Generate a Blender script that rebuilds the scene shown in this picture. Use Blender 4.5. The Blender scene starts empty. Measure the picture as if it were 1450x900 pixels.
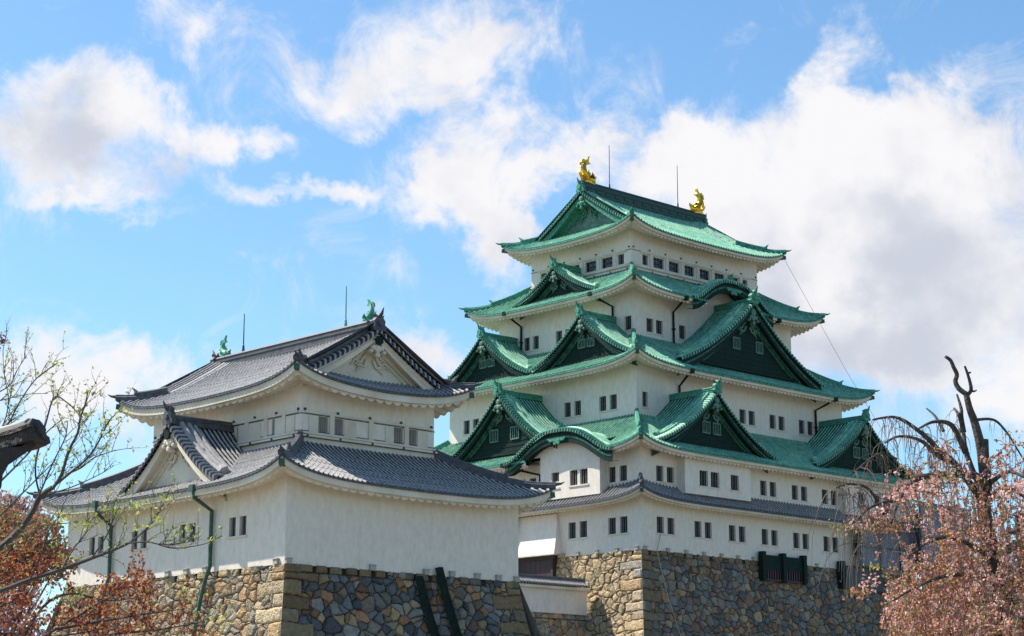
import bpy, math, random
import numpy as np
from mathutils import Vector
R = math.radians
random.seed(7); rng = np.random.default_rng(7)
scene = bpy.context.scene
COL = scene.collection

# ---------------------------------------------------------------- camera
FPX, PITCH, YAW = 2770.7, 0.21761, 0.81234      # focal length in px of a 1450 px wide frame, tilt, yaw of the castle
cam_d = bpy.data.cameras.new('camera'); cam = bpy.data.objects.new('camera', cam_d); COL.objects.link(cam)
cam_d.sensor_width = 36; cam_d.lens = FPX/1450*36; cam_d.clip_start = .1; cam_d.clip_end = 5000
cam.rotation_euler = (math.pi/2+PITCH, 0, 0)
scene.camera = cam
scene.render.resolution_x = 1024; scene.render.resolution_y = 636
scene.view_settings.view_transform = 'Standard'; scene.view_settings.look = 'None'
scene.view_settings.gamma = 1; scene.view_settings.use_curve_mapping = False
scene.view_settings.exposure = 0.66
scene.cycles.max_bounces = 6; scene.cycles.diffuse_bounces = 4

def ray(px, py):
    X = (px-725)/FPX; U = (450-py)/FPX; c, s = math.cos(PITCH), math.sin(PITCH)
    return Vector((X, c-U*s, s+U*c))
def W(px, py, dist):                             # point of the world at forward distance dist
    d = ray(px, py); return d*(dist/d.y)

# ---------------------------------------------------------------- sun and sky
SUN_T = Vector((.758, -.247, -1.0)).normalized()  # the way sunlight travels
sun_d = bpy.data.lights.new('sun', 'SUN'); sun_d.energy = 5.0; sun_d.angle = R(.53); sun_d.color = (1, .93, .82)
sun = bpy.data.objects.new('sun', sun_d); COL.objects.link(sun)
sun.rotation_euler = SUN_T.to_track_quat('-Z', 'Y').to_euler()
world = bpy.data.worlds.new('World'); scene.world = world; world.use_nodes = True
def build_world():
    nt = world.node_tree; N = nt.nodes; L = nt.links; N.clear()
    def node(t, **k):
        n = N.new(t)
        for a, b in k.items(): setattr(n, a, b)
        return n
    def math_(op, a, b=None, clamp=False):
        n = node('ShaderNodeMath', operation=op, use_clamp=clamp)
        for i, v in enumerate((a, b)):
            if v is None: continue
            if isinstance(v, (int, float)): n.inputs[i].default_value = v
            else: L.new(v, n.inputs[i])
        return n.outputs[0]
    out = node('ShaderNodeOutputWorld'); bg = node('ShaderNodeBackground'); bg.inputs[1].default_value = .07
    L.new(bg.outputs[0], out.inputs[0])
    sky = node('ShaderNodeTexSky'); sky.sky_type = 'NISHITA'; sky.sun_disc = False
    s = -SUN_T
    sky.sun_elevation = math.asin(s.z); sky.sun_rotation = math.atan2(s.x, s.y)
    sky.dust_density = .6; sky.ozone_density = 1.5
    tint = node('ShaderNodeMix', data_type='RGBA', blend_type='MULTIPLY'); tint.inputs[0].default_value = 1
    L.new(sky.outputs[0], tint.inputs[6]); tint.inputs[7].default_value = SKY_TINT
    tc = node('ShaderNodeTexCoord'); sep = node('ShaderNodeSeparateXYZ'); L.new(tc.outputs['Generated'], sep.inputs[0])
    az = math_('ARCTAN2', sep.outputs[0], sep.outputs[1]); el = math_('ARCSINE', sep.outputs[2])
    comb = node('ShaderNodeCombineXYZ'); L.new(az, comb.inputs[0]); L.new(el, comb.inputs[1])
    # warp for ragged borders
    nz = node('ShaderNodeTexNoise'); nz.inputs['Scale'].default_value = 16; nz.inputs['Detail'].default_value = 6; nz.inputs['Roughness'].default_value = .62
    L.new(tc.outputs['Generated'], nz.inputs['Vector'])
    wv = node('ShaderNodeVectorMath', operation='MULTIPLY_ADD'); L.new(nz.outputs['Color'], wv.inputs[0])
    wv.inputs[1].default_value = (.10, .09, 0); L.new(comb.outputs[0], wv.inputs[2])
    off = node('ShaderNodeVectorMath', operation='SUBTRACT'); L.new(wv.outputs[0], off.inputs[0]); off.inputs[1].default_value = (.05, .045, 0)
    def blobsum(bl, vec):
        acc = None
        for (px, py, rx, ry, rot, w) in bl:
            d = ray(px, py).normalized()
            m = node('ShaderNodeMapping', vector_type='TEXTURE')
            m.inputs['Location'].default_value = (math.atan2(d.x, d.y), math.asin(d.z), 0)
            m.inputs['Rotation'].default_value = (0, 0, R(-rot))
            m.inputs['Scale'].default_value = (rx/FPX, ry/FPX, 1)
            L.new(vec, m.inputs[0])
            g = node('ShaderNodeTexGradient', gradient_type='SPHERICAL'); L.new(m.outputs[0], g.inputs[0])
            n = node('ShaderNodeMath', operation='MULTIPLY_ADD'); L.new(g.outputs['Fac'], n.inputs[0]); n.inputs[1].default_value = w
            if acc is None: n.inputs[2].default_value = 0
            else: L.new(acc, n.inputs[2])
            acc = n.outputs[0]
        return acc
    dens = blobsum(CLOUDS, off.outputs[0])
    nd = node('ShaderNodeTexNoise'); nd.inputs['Scale'].default_value = 19; nd.inputs['Detail'].default_value = 9; nd.inputs['Roughness'].default_value = .66; nd.inputs['Distortion'].default_value = .7
    L.new(tc.outputs['Generated'], nd.inputs['Vector'])
    nn = math_('MULTIPLY', math_('SUBTRACT', nd.outputs['Fac'], .52), 3.3)
    nfar = node('ShaderNodeTexNoise'); nfar.inputs['Scale'].default_value = 3.2; nfar.inputs['Detail'].default_value = 4
    L.new(tc.outputs['Generated'], nfar.inputs['Vector'])
    # outside the part of the sky in the photograph, broken cloud everywhere
    back = node('ShaderNodeMapRange'); L.new(math_('ABSOLUTE', az), back.inputs[0]); back.inputs[1].default_value = .35; back.inputs[2].default_value = .8
    up = node('ShaderNodeMapRange'); L.new(el, up.inputs[0]); up.inputs[1].default_value = .42; up.inputs[2].default_value = .7
    far = math_('MULTIPLY', math_('MAXIMUM', back.outputs[0], up.outputs[0]), math_('MULTIPLY', math_('SUBTRACT', nfar.outputs['Fac'], .58), 2))
    sraw = math_('ADD', math_('ADD', dens, nn), math_('MAXIMUM', far, 0))
    mr = node('ShaderNodeMapRange', interpolation_type='SMOOTHSTEP'); L.new(sraw, mr.inputs[0]); mr.inputs[1].default_value = .0; mr.inputs[2].default_value = 1.3
    # grey undersides
    gs = blobsum(GREYS, off.outputs[0])
    n2 = node('ShaderNodeTexNoise'); n2.inputs['Scale'].default_value = 22; n2.inputs['Detail'].default_value = 7
    L.new(tc.outputs['Generated'], n2.inputs['Vector'])
    gsum = math_('ADD', gs, math_('MULTIPLY', math_('SUBTRACT', n2.outputs['Fac'], .5), 2.6))
    gr = node('ShaderNodeMapRange', interpolation_type='SMOOTHSTEP'); L.new(gsum, gr.inputs[0]); gr.inputs[1].default_value = -.12; gr.inputs[2].default_value = 1.05
    ccol = node('ShaderNodeMix', data_type='RGBA'); L.new(gr.outputs[0], ccol.inputs[0])
    ccol.inputs[6].default_value = CLOUD_LIT; ccol.inputs[7].default_value = CLOUD_GREY
    mix = node('ShaderNodeMix', data_type='RGBA'); L.new(mr.outputs[0], mix.inputs[0])
    L.new(tint.outputs[2], mix.inputs[6]); L.new(ccol.outputs[2], mix.inputs[7]); L.new(mix.outputs[2], bg.inputs[0])
    world.cycles.sampling_method = 'MANUAL'; world.cycles.sample_map_resolution = 512
SKY_TINT = (1.22, 1.60, 1.76, 1)
CLOUD_LIT = (8.6, 8.5, 8.7, 1); CLOUD_GREY = (5.6, 5.9, 6.8, 1)
CLOUDS = [(40,165,200,100,0,1.1),(170,170,190,85,5,1.0),(80,250,180,90,0,1.0),(290,175,180,52,14,.85),(370,195,95,38,12,.7),(385,268,150,32,4,.95),
 (470,280,90,26,5,.7),(90,302,120,22,0,.7),(250,22,75,70,-10,.9),(200,60,60,60,40,.45),(600,50,210,105,0,1.1),(720,40,130,85,0,.9),(500,105,130,80,0,.9),(650,130,140,80,0,.7),
 (530,170,45,40,0,.7),(645,235,160,70,-35,.95),(745,225,190,90,-20,1.2),(690,285,120,80,-40,.9),(600,285,90,50,-30,.45),(835,190,100,60,-15,.9),(715,325,70,90,0,.7),(560,370,70,45,0,.45),
 (1010,170,110,75,-15,1.2),(950,235,150,90,0,1.3),(1190,215,160,100,0,.9),(1350,200,240,135,0,1.4),(1250,330,380,200,0,1.6),(1080,300,260,130,0,1.3),(1420,420,260,200,0,1.4),
 (1180,440,220,100,0,1.0),(1190,105,55,80,30,.85),(1160,150,70,50,0,.5),(1440,600,120,90,0,1.2),(1290,590,140,50,0,.6),(1400,500,200,60,0,.5),(150,565,420,100,0,.95),(620,510,220,85,0,.95),(50,500,240,80,0,.6),(350,560,300,60,0,.5),(340,70,150,90,0,.42),(420,140,170,90,0,.38),(870,110,90,50,0,.4),(1060,80,60,30,0,.35)]
GREYS = [(110,215,180,75,0,1.0),(20,260,120,50,0,.4),(1300,430,330,110,0,.85),(1390,320,200,80,0,.6),(1180,470,200,70,0,.6),(600,120,150,60,0,.4),(1420,240,110,50,0,.4),(1230,280,120,50,0,.35)]
build_world()

# ---------------------------------------------------------------- materials
def mat(name, base, rough=.8, metal=0, spec=.5, noise=None, bump=None, attr=None, translucent=0):
    """noise = (scale, second colour, contrast); bump = (scale, strength)"""
    m = bpy.data.materials.new(name); m.use_nodes = True; nt = m.node_tree; N = nt.nodes; L = nt.links
    b = N['Principled BSDF']; b.inputs['Roughness'].default_value = rough; b.inputs['Metallic'].default_value = metal
    b.inputs['Specular IOR Level'].default_value = spec
    b.inputs['Base Color'].default_value = (*base, 1)
    tc = N.new('ShaderNodeTexCoord'); src = None
    if attr:
        a = N.new('ShaderNodeVertexColor'); a.layer_name = attr; src = a.outputs[0]
    for k, (sc, c2, con) in enumerate(noise or []):
        n = N.new('ShaderNodeTexNoise'); n.inputs['Scale'].default_value = sc; n.inputs['Detail'].default_value = 6; n.inputs['Roughness'].default_value = .65
        mp = N.new('ShaderNodeMapping'); L.new(tc.outputs['Object'], mp.inputs[0]); L.new(mp.outputs[0], n.inputs['Vector'])
        if isinstance(con, tuple): mp.inputs['Scale'].default_value = con[1]; con = con[0]
        r = N.new('ShaderNodeMapRange'); L.new(n.outputs['Fac'], r.inputs[0]); r.inputs[1].default_value = .5-con; r.inputs[2].default_value = .5+con
        x = N.new('ShaderNodeMix'); x.data_type = 'RGBA'; L.new(r.outputs[0], x.inputs[0])
        if attr: x.blend_type = 'MULTIPLY'; 
        if src is None: x.inputs[6].default_value = (*base, 1)
        else: L.new(src, x.inputs[6])
        x.inputs[7].default_value = (*c2, 1); src = x.outputs[2]
    if src is not None: L.new(src, b.inputs['Base Color'])
    if bump:
        n = N.new('ShaderNodeTexNoise'); n.inputs['Scale'].default_value = bump[0]; n.inputs['Detail'].default_value = 5
        L.new(tc.outputs['Object'], n.inputs['Vector'])
        bp = N.new('ShaderNodeBump'); bp.inputs['Strength'].default_value = bump[1]; bp.inputs['Distance'].default_value = .05
        L.new(n.outputs['Fac'], bp.inputs['Height']); L.new(bp.outputs[0], b.inputs['Normal'])
    if translucent:
        t = N.new('ShaderNodeBsdfTranslucent'); ms = N.new('ShaderNodeMixShader'); ms.inputs[0].default_value = translucent
        if src is not None: L.new(src, t.inputs[0])
        else: t.inputs[0].default_value = (*base, 1)
        L.new(b.outputs[0], ms.inputs[1]); L.new(t.outputs[0], ms.inputs[2]); L.new(ms.outputs[0], N['Material Output'].inputs[0])
    return m
M = dict(
 plaster=mat('white_plaster', (.76,.68,.60), .9, noise=[(.22,(.66,.57,.46),.2),(1.6,(.62,.54,.445),(.2,(1,1,.10))),(3,(.79,.715,.64),(.2,(1,1,.5)))], bump=(5,.2)),
 plaster2=mat('smooth_white_plaster', (.74,.665,.56), .8, noise=[(.6,(.56,.48,.36),.2)]),
 copper=mat('green_copper', (.15,.56,.37), .55, spec=.35, attr='tone', noise=[(.3,(.60,.74,.80),.16),(1.0,(1.5,1.12,.9),.14),(2.2,(.42,.52,.54),(.15,(1,1,.3))),(7,(.6,.68,.7),.2)]),
 copper2=mat('weathered_copper', (.035,.18,.13), .6, spec=.3, noise=[(1.3,(.015,.07,.055),.2),(6,(.09,.34,.23),.12)]),
 bronze=mat('dark_copper', (.006,.024,.019), .7, spec=.15, noise=[(2.5,(.014,.05,.036),.2),(9,(.004,.011,.010),.2)], bump=(7,.6)),
 tile=mat('grey_roof_tile', (.15,.16,.195), .6, spec=.5, attr='tone', noise=[(1.1,(.80,.80,.83),.25),(3.3,(.55,.56,.62),.16),(13,(1.25,1.22,1.15),.2)]),
 tiledark=mat('dark_ridge_tile', (.035,.038,.05), .55, spec=.35, noise=[(3,(.11,.11,.12),.2)]),
 glass=mat('window_glass', (.018,.022,.032), .12),
 louvre=mat('shutter_wood', (.22,.205,.18), .7, noise=[(3,(.30,.28,.25),.2)]),
 bar=mat('window_bar', (.10,.10,.095), .7),
 line=mat('dark_moulding', (.03,.032,.03), .6),
 gold=mat('gold_leaf', (.95,.56,.07), .28, metal=1, noise=[(4,(.62,.30,.03),.15)]),
 rod=mat('dark_rod', (.05,.07,.06), .4, metal=.6),
 greenpipe=mat('green_pipe', (.012,.04,.028), .55, noise=[(3,(.04,.12,.075),.2)]),
 darkpipe=mat('dark_pipe', (.006,.010,.009), .7, spec=.12, noise=[(5,(.015,.035,.028),.2)]),
 wood=mat('dark_wood', (.02,.014,.012), .7, noise=[(14,(.045,.03,.022),.2)], bump=(30,.6)),
 redwood=mat('dark_red_wood', (.055,.016,.02), .6, noise=[(4,(.03,.01,.012),.2)]),
 stone=mat('rubble_stone', (.3,.3,.3), .85, attr='stone', noise=[(3.5,(.62,.60,.58),.25),(14,(.7,.7,.7),.2)], bump=(11,1.0)),
 sheet=mat('blue_grey_sheeting', (.12,.15,.20), .7, noise=[(.8,(.17,.20,.25),.25)]),
 steel=mat('dark_steel', (.03,.035,.045), .5),
 barkd=mat('dark_bark', (.035,.026,.022), .9, noise=[(11,(.10,.08,.065),.15)], bump=(22,1.0)),
 twig=mat('pale_twig', (.20,.15,.125), .85, noise=[(6,(.11,.08,.065),.2)]),
 twigg=mat('grey_twig', (.10,.085,.075), .85, noise=[(6,(.05,.04,.035),.2)]),
 petals=mat('blossom', (.8,.5,.5), .8, attr='tone', translucent=.35),
 ground=mat('gravel_ground', (.17,.15,.115), .95, noise=[(.05,(.07,.09,.035),.15),(6,(.22,.2,.16),.2)]),
)

TONED=dict(copper=((.36,.82,.57),(.010,.080,.072)), tile=((.47,.45,.425),(.022,.024,.034)))  # light rib tops, dark grooves: shade between the ribs put into the colour
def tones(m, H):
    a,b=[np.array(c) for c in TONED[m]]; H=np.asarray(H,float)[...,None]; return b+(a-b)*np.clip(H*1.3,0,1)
# ---------------------------------------------------------------- object helpers
def tag(o, label=None, cat=None, group=None, kind=None):
    if label: o['label'] = label
    if cat: o['category'] = cat
    if group: o['group'] = group
    if kind: o['kind'] = kind
    return o
def empty(name, loc=(0,0,0), rz=0):
    o = bpy.data.objects.new(name, None); o.location = loc; o.rotation_euler = (0,0,rz); o.empty_display_size = .5
    COL.objects.link(o); return o
class MB:
    def __init__(s): s.v=[]; s.q=[]; s.n=0; s.tone=[]
    def add(s, V, F, tone=None):
        V = np.asarray(V, float).reshape(-1,3); F = np.asarray(F, int)
        if F.ndim == 1: F = F.reshape(1,-1)
        if F.shape[1] == 3: F = np.concatenate([F, F[:,2:3]], 1)
        s.v.append(V); s.q.append(F+s.n); s.n += len(V)
        if tone is not None: s.tone.append(np.broadcast_to(np.asarray(tone,float), (len(V),3)))
        return s
    def grid(s, P, mask=None, tone=None):
        P = np.asarray(P, float); a, b = P.shape[:2]
        i = np.arange(a*b).reshape(a,b)
        F = np.stack([i[:-1,:-1], i[1:,:-1], i[1:,1:], i[:-1,1:]], -1)
        if mask is not None: F = F[mask]
        F = F.reshape(-1,4)
        V = P.reshape(-1,3)
        # drop collapsed faces
        d = np.linalg.norm(V[F[:,0]]-V[F[:,2]], axis=1)*np.linalg.norm(V[F[:,1]]-V[F[:,3]], axis=1)
        F = F[d > 1e-6]
        return s.add(V, F, None if tone is None else np.asarray(tone).reshape(-1,3))
    def hexa(s, c):                              # 8 corners: 4 bottom, 4 top
        return s.add(c, [[0,3,2,1],[4,5,6,7],[0,1,5,4],[1,2,6,5],[2,3,7,6],[3,0,4,7]])
    def box(s, x0,x1,y0,y1,z0,z1):
        return s.hexa([(x0,y0,z0),(x1,y0,z0),(x1,y1,z0),(x0,y1,z0),(x0,y0,z1),(x1,y0,z1),(x1,y1,z1),(x0,y1,z1)])
    def tube(s, pts, rad, n=6, squash=1):
        P = [Vector(p) for p in pts]; m = len(P)
        rad = [rad]*m if isinstance(rad,(int,float)) else rad
        ring = []; u = None
        for i,p in enumerate(P):
            t = (P[min(i+1,m-1)]-P[max(i-1,0)]).normalized()
            if u is None: u = t.orthogonal().normalized()
            u = (u - t*u.dot(t)); u = u.normalized() if u.length > 1e-6 else t.orthogonal().normalized()
            w = t.cross(u)
            ring.append([p+u*(math.cos(2*math.pi*k/n)*rad[i])+w*(math.sin(2*math.pi*k/n)*rad[i]*squash) for k in range(n)])
        V = np.array(ring).reshape(-1,3); F = []
        for i in range(m-1):
            for k in range(n):
                k2 = (k+1)%n; F.append([i*n+k, i*n+k2, (i+1)*n+k2, (i+1)*n+k])
        s.add(V, F)
        for base, i in ((0,0),((m-1)*n,m-1)):
            c = np.vstack([V[base:base+n], [P[i]]]); s.add(c, [[k,(k+1)%n,n] for k in range(n)])
        return s
    def sweep(s, pts, sec):                       # sec: polygon of (sideways, up); path kept upright
        P = [Vector(p) for p in pts]; m = len(P); k = len(sec); V = []
        for i,p in enumerate(P):
            t = P[min(i+1,m-1)]-P[max(i-1,0)]; h = Vector((t.x,t.y,0)); h = h.normalized() if h.length>1e-6 else Vector((1,0,0))
            side = Vector((h.y,-h.x,0)); tn = t.normalized(); up = side.cross(tn)
            if up.z < 0: up = -up
            for (a,b) in sec: V.append(p+side*a+up*b)
        F = []
        for i in range(m-1):
            for j in range(k): j2=(j+1)%k; F.append([i*k+j,i*k+j2,(i+1)*k+j2,(i+1)*k+j])
        s.add(V,F)
        for b in (0,(m-1)*k):
            c = np.array(V[b:b+k]); ce = c.mean(0); s.add(np.vstack([c,[ce]]), [[j,(j+1)%k,k] for j in range(k)])
        return s
    def prism(s, poly, f0, f1):                   # poly of 2-vectors, f0/f1 map (a,b) -> point on each face
        k = len(poly); A = [f0(*p) for p in poly]; B = [f1(*p) for p in poly]
        for ring in (A,B):
            ce = np.mean(np.array(ring,float),0); s.add(np.vstack([np.array(ring,float),[ce]]), [[j,(j+1)%k,k] for j in range(k)])
        s.add(A+B, [[j,(j+1)%k,k+(j+1)%k,k+j] for j in range(k)])
        return s
    def build(s, name, m, parent=None, smooth=False, attr=None):
        V = np.concatenate(s.v); F = np.concatenate(s.q)
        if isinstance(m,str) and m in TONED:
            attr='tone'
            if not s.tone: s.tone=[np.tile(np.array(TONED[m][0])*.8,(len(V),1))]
        tri = F[:,2]==F[:,3]
        me = bpy.data.meshes.new(name)
        cnt = np.where(tri,3,4); tot = int(cnt.sum())
        keep = np.ones(F.shape,bool); keep[tri,3]=False
        me.vertices.add(len(V)); me.vertices.foreach_set('co', V.astype(np.float32).ravel())
        me.loops.add(tot); me.loops.foreach_set('vertex_index', F[keep].astype(np.int32))
        me.polygons.add(len(F)); st = np.concatenate([[0],np.cumsum(cnt)[:-1]])
        me.polygons.foreach_set('loop_start', st.astype(np.int32)); me.polygons.foreach_set('loop_total', cnt.astype(np.int32))
        me.polygons.foreach_set('use_smooth', np.full(len(F), smooth))
        me.update(calc_edges=True)
        if attr and s.tone:
            T = np.concatenate(s.tone); T = np.concatenate([T, np.ones((len(T),1))],1)
            ca = me.color_attributes.new(attr, 'FLOAT_COLOR', 'POINT'); ca.data.foreach_set('color', T.astype(np.float32).ravel())
        me.validate()
        o = bpy.data.objects.new(name, me); COL.objects.link(o); me.materials.append(m if not isinstance(m,str) else M[m])
        if parent is not None: o.parent = parent
        return o

# ---------------------------------------------------------------- frame of a rectangular building: sides R (y=0), L (x=0), F (x=Wd), B (y=Dp)
class Rect:
    def __init__(s, Wd, Dp): s.W=Wd; s.D=Dp
    def len(s, side): return s.W if side in 'RB' else s.D
    def p(s, side, t, q, z):
        t,q,z = np.broadcast_arrays(np.asarray(t,float),np.asarray(q,float),np.asarray(z,float))
        if side=='R': a=(t,q)
        elif side=='L': a=(q,t)
        elif side=='F': a=(s.W-q,t)
        else: a=(t,s.D-q)
        return np.stack([a[0],a[1],z],-1)
    def v(s, side, t, q, z): return Vector(s.p(side,t,q,z).tolist())
def sbox(mb, rc, side, t0,t1,q0,q1,z0,z1):
    c = [rc.v(side,*a) for a in ((t0,q0,z0),(t1,q0,z0),(t1,q1,z0),(t0,q1,z0),(t0,q0,z1),(t1,q0,z1),(t1,q1,z1),(t0,q1,z1))]
    return mb.hexa(c)

def window(rc, root, side, t0, q, z0, w, h, glass='glass', nb=2, depth=.34, sill=True, col='bar'):
    mb = MB()
    for k in range(nb):
        c = t0+w*(k+1)/(nb+1); sbox(mb, rc, side, c-.035, c+.035, q+.09, q+.16, z0, z0+h)
    for a in (t0+.001, t0+w-.041): sbox(mb, rc, side, a, a+.04, q+.2, q+.3, z0, z0+h)
    sbox(mb, rc, side, t0, t0+w, q+.2, q+.3, z0+h*.5-.02, z0+h*.5+.02)
    o = mb.build('window', col, root)
    g = MB(); g.add([rc.v(side,t0-.01,q+depth,z0-.01), rc.v(side,t0+w+.01,q+depth,z0-.01), rc.v(side,t0+w+.01,q+depth,z0+h+.01), rc.v(side,t0-.01,q+depth,z0+h+.01)], [0,1,2,3])
    g.build('pane', glass, o)
def wall_face(mb, rc, side, t0, t1, q, z0, z1, wins, depth=.34, slope=0):
    wins = [w for w in wins if w[0] > t0 and w[0]+w[2] < t1]
    ts = sorted({t0,t1,*[w[0] for w in wins],*[w[0]+w[2] for w in wins]}); zs = sorted({z0,z1,*[w[1] for w in wins],*[w[1]+w[3] for w in wins]})
    for i in range(len(ts)-1):
        for j in range(len(zs)-1):
            ct=(ts[i]+ts[i+1])/2; cz=(zs[j]+zs[j+1])/2
            if any(w[0]<ct<w[0]+w[2] and w[1]<cz<w[1]+w[3] for w in wins): continue
            mb.add([rc.v(side,ts[i],q,zs[j]),rc.v(side,ts[i+1],q,zs[j]),rc.v(side,ts[i+1],q,zs[j+1]),rc.v(side,ts[i],q,zs[j+1])],[0,1,2,3])
    for (a,b,w,h,*_) in wins:
        for (p0,p1) in (((a,b),(a+w,b)),((a+w,b),(a+w,b+h)),((a+w,b+h),(a,b+h)),((a,b+h),(a,b))):
            mb.add([rc.v(side,p0[0],q,p0[1]),rc.v(side,p1[0],q,p1[1]),rc.v(side,p1[0],q+depth,p1[1]),rc.v(side,p0[0],q+depth,p0[1])],[0,1,2,3])
def storey(rc, root, i, z0, z1, wins, sill=True):
    mb = MB()
    for side in 'RLFB':
        t0,t1 = i, rc.len(side)-i
        ws = wins.get(side, [])
        wall_face(mb, rc, side, t0, t1, i, z0, z1, ws)
        for w in ws: window(rc, root, side, w[0], i, w[1], w[2], w[3], w[4] if len(w)>4 else 'glass')
    wl = mb.build('wall','plaster',root)
    if sill:
        for side in 'RL':
            for (a,b) in pairs(wins.get(side, [])):
                s = MB(); sbox(s, rc, side, a-.12, b+.12, i-.07, i+.02, wins[side][0][1]-.13, wins[side][0][1]-.005); s.build('window_sill','plaster2',wl)
    return wl
def pairs(ws):
    out=[]
    for w in sorted(ws):
        if out and w[0]-out[-1][1] < .8: out[-1][1]=w[0]+w[2]
        else: out.append([w[0],w[0]+w[2]])
    return out

# ---------------------------------------------------------------- roofs
def rib_samples(t0, t1, pitch):
    n = max(1,int(round((t1-t0)/pitch))); pt=(t1-t0)/n
    ph = np.array([0,.26,.34,.5,.66,.74]); hh = np.array([0,0,.6,1,.6,0])
    t = (np.arange(n)[:,None]+ph[None,:]).ravel()*pt+t0; h = np.tile(hh,n)
    return np.append(t,t1), np.append(h,0)
COURSE = .34
def course_rows(D, amp=.03):
    k = np.arange(0, D+COURSE, COURSE); a = []
    for x in k: a += [x, x+COURSE*.96]
    a = np.array(a); a = a[a<D]; a = np.append(a, D)
    saw = (a % COURSE)/COURSE
    return a, saw*amp
class Roof:
    """hip roof round a rectangle inset by i; overhang o; prof(d) height above the eave at distance d inwards"""
    def __init__(s, rc, i, o, zE, lift, lam, prof, depth, pitch=.36, ribh=.11):
        s.rc=rc; s.i=i; s.o=o; s.zE=zE; s.c=lift; s.lam=lam; s.prof=prof; s.depth=depth; s.pitch=pitch; s.rh=ribh; s.a=i-o
    def z(s, side, t, d):
        t=np.asarray(t,float); L=s.rc.len(side); tc=np.minimum(t-s.a, L-s.a-t)
        return s.zE+s.prof(np.asarray(d,float))+s.c*np.exp(-np.maximum(tc,0)/s.lam)
    def eave_line(s, side):
        L=s.rc.len(side); return s.a, L-s.a
def build_roof(rf, root, tmat, fh=.24, amp=.22, scal=.5, cuts={}, ends='', dv=0, mid=None, ridge_mat='copper2', capmat='copper2', cap='greenpipe', name='roof', fasc='plaster2', hw=.2):
    rc=rf.rc; mb=MB(); ev=MB(); drip=MB()
    for side in 'RLFB':
        t0,t1 = rf.eave_line(side); T,H = rib_samples(t0,t1,rf.pitch); tc=np.minimum(T-t0,t1-T)
        if ends and side not in ends: dmax=np.where(tc<dv, tc, mid); D=mid
        else: dmax=np.minimum(tc, rf.depth); D=rf.depth
        dmin=np.zeros_like(T); cutm=np.zeros(len(T),bool)
        for (c,hw_,q) in cuts.get(side,[]):
            m_=np.abs(T-c)<hw_; dmin[m_]=q; cutm|=m_
        rows,saw=course_rows(D, .03 if tmat=='tile' else .008)
        dd=np.clip(rows[:,None], dmin[None,:], np.maximum(dmax[None,:],dmin[None,:]))
        zz=rf.z(side,T[None,:],dd)+H[None,:]*rf.rh-saw[:,None]
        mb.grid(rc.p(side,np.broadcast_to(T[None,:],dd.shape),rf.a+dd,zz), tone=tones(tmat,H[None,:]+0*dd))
        if ends and side not in ends:       # the roof steps up over the hip at the verge
            pass
        # tile ends and eave boards
        ok=~(cutm[:-1]&cutm[1:])
        ze=rf.z(side,T,0)
        drip.grid(np.stack([rc.p(side,T,rf.a,ze+H*rf.rh),rc.p(side,T,rf.a+.0,ze-.09-(.5-H)*.05),rc.p(side,T,rf.a+.10,ze-.10)]), mask=np.stack([ok,ok]))
        T2=np.arange(t0+.12,t1-.1,scal/10.); T2=np.append(T2,t1-.12); z2=rf.z(side,T2,0); b=np.abs(np.sin(np.pi*(T2-t0)/scal))**.75
        c2=np.zeros(len(T2),bool)
        for (c,hw_,q) in cuts.get(side,[]): c2|=np.abs(T2-c)<hw_
        ok2=~(c2[:-1]&c2[1:])
        t2c=np.minimum(T2-t0,t1-T2)
        def row(d,dz,amp_): 
            de=np.minimum(d,np.maximum(t2c,.0)); return rc.p(side,T2,rf.a+de,z2-.10-dz+de*rise-b*amp_)
        rise=0
        rws=[row(.12,0,0),row(.12,fh,0),row(.34,fh,0),row(.34,fh,amp)]
        for d in np.linspace(.7, rf.o+.02, 5):
            rise=.26; rws.append(row(d,fh+.09,amp)); 
        ev.grid(np.stack(rws), mask=np.repeat(ok2[None],len(rws)-1,0))
    r=mb.build(name,tmat,root); drip.build('tile_edge',ridge_mat if tmat!='tile' else 'tiledark',r)
    ev.build('eave',fasc,r)
    # hip ridges
    for (sx,sy) in ((0,0),(1,0),(0,1),(1,1)):
        dm = rf.depth if not ends else dv+1.3
        def hp(d,up,side='R'):
            x = rf.a+d if sx==0 else rc.W-rf.a-d; y = rf.a+d if sy==0 else rc.D-rf.a-d
            z = rf.zE+float(rf.prof(np.array(d)))+rf.c*math.exp(-max(d,0)/rf.lam)
            return (x,y,z+up)
        hr=MB(); ds=np.linspace(-.02,dm,14)
        hr.sweep([hp(d,.02) for d in ds], [(-hw,-.1),(-hw,.13),(-hw*.6,.2),(hw*.6,.2),(hw,.13),(hw,-.1)])
        hr.tube([hp(d,.25) for d in ds], hw*.45, 6)
        # tip curling up and the demon tile
        hr.tube([hp(.25,.15),hp(-.05,.2),hp(-.25,.32),hp(-.4,.5)],[.12,.11,.07,.02],6)
        st=dm*.42
        ds2=np.linspace(st,dm,9)
        hr.sweep([hp(d,.18) for d in ds2], [(-hw*.85,-.1),(-hw*.85,.22),(-hw*.5,.3),(hw*.5,.3),(hw*.85,.22),(hw*.85,-.1)])
        for dd_ in (st-.03,):
            hr.tube([hp(dd_+.12,.2),hp(dd_-.05,.4),hp(dd_-.1,.58),hp(dd_-.25,.78)],[.22,.2,.1,.02],6)
        hr.build('hip_ridge',ridge_mat,r)
        # hip rafter end under the corner
        cr=MB(); cr.sweep([hp(.02,-.42),hp(.6,-.5),hp(rf.o*1.0,-.5)], [(-.15,-.2),(-.15,.12),(.15,.12),(.15,-.2)]); cr.build('rafter_cap',cap,r)
    return r

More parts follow.
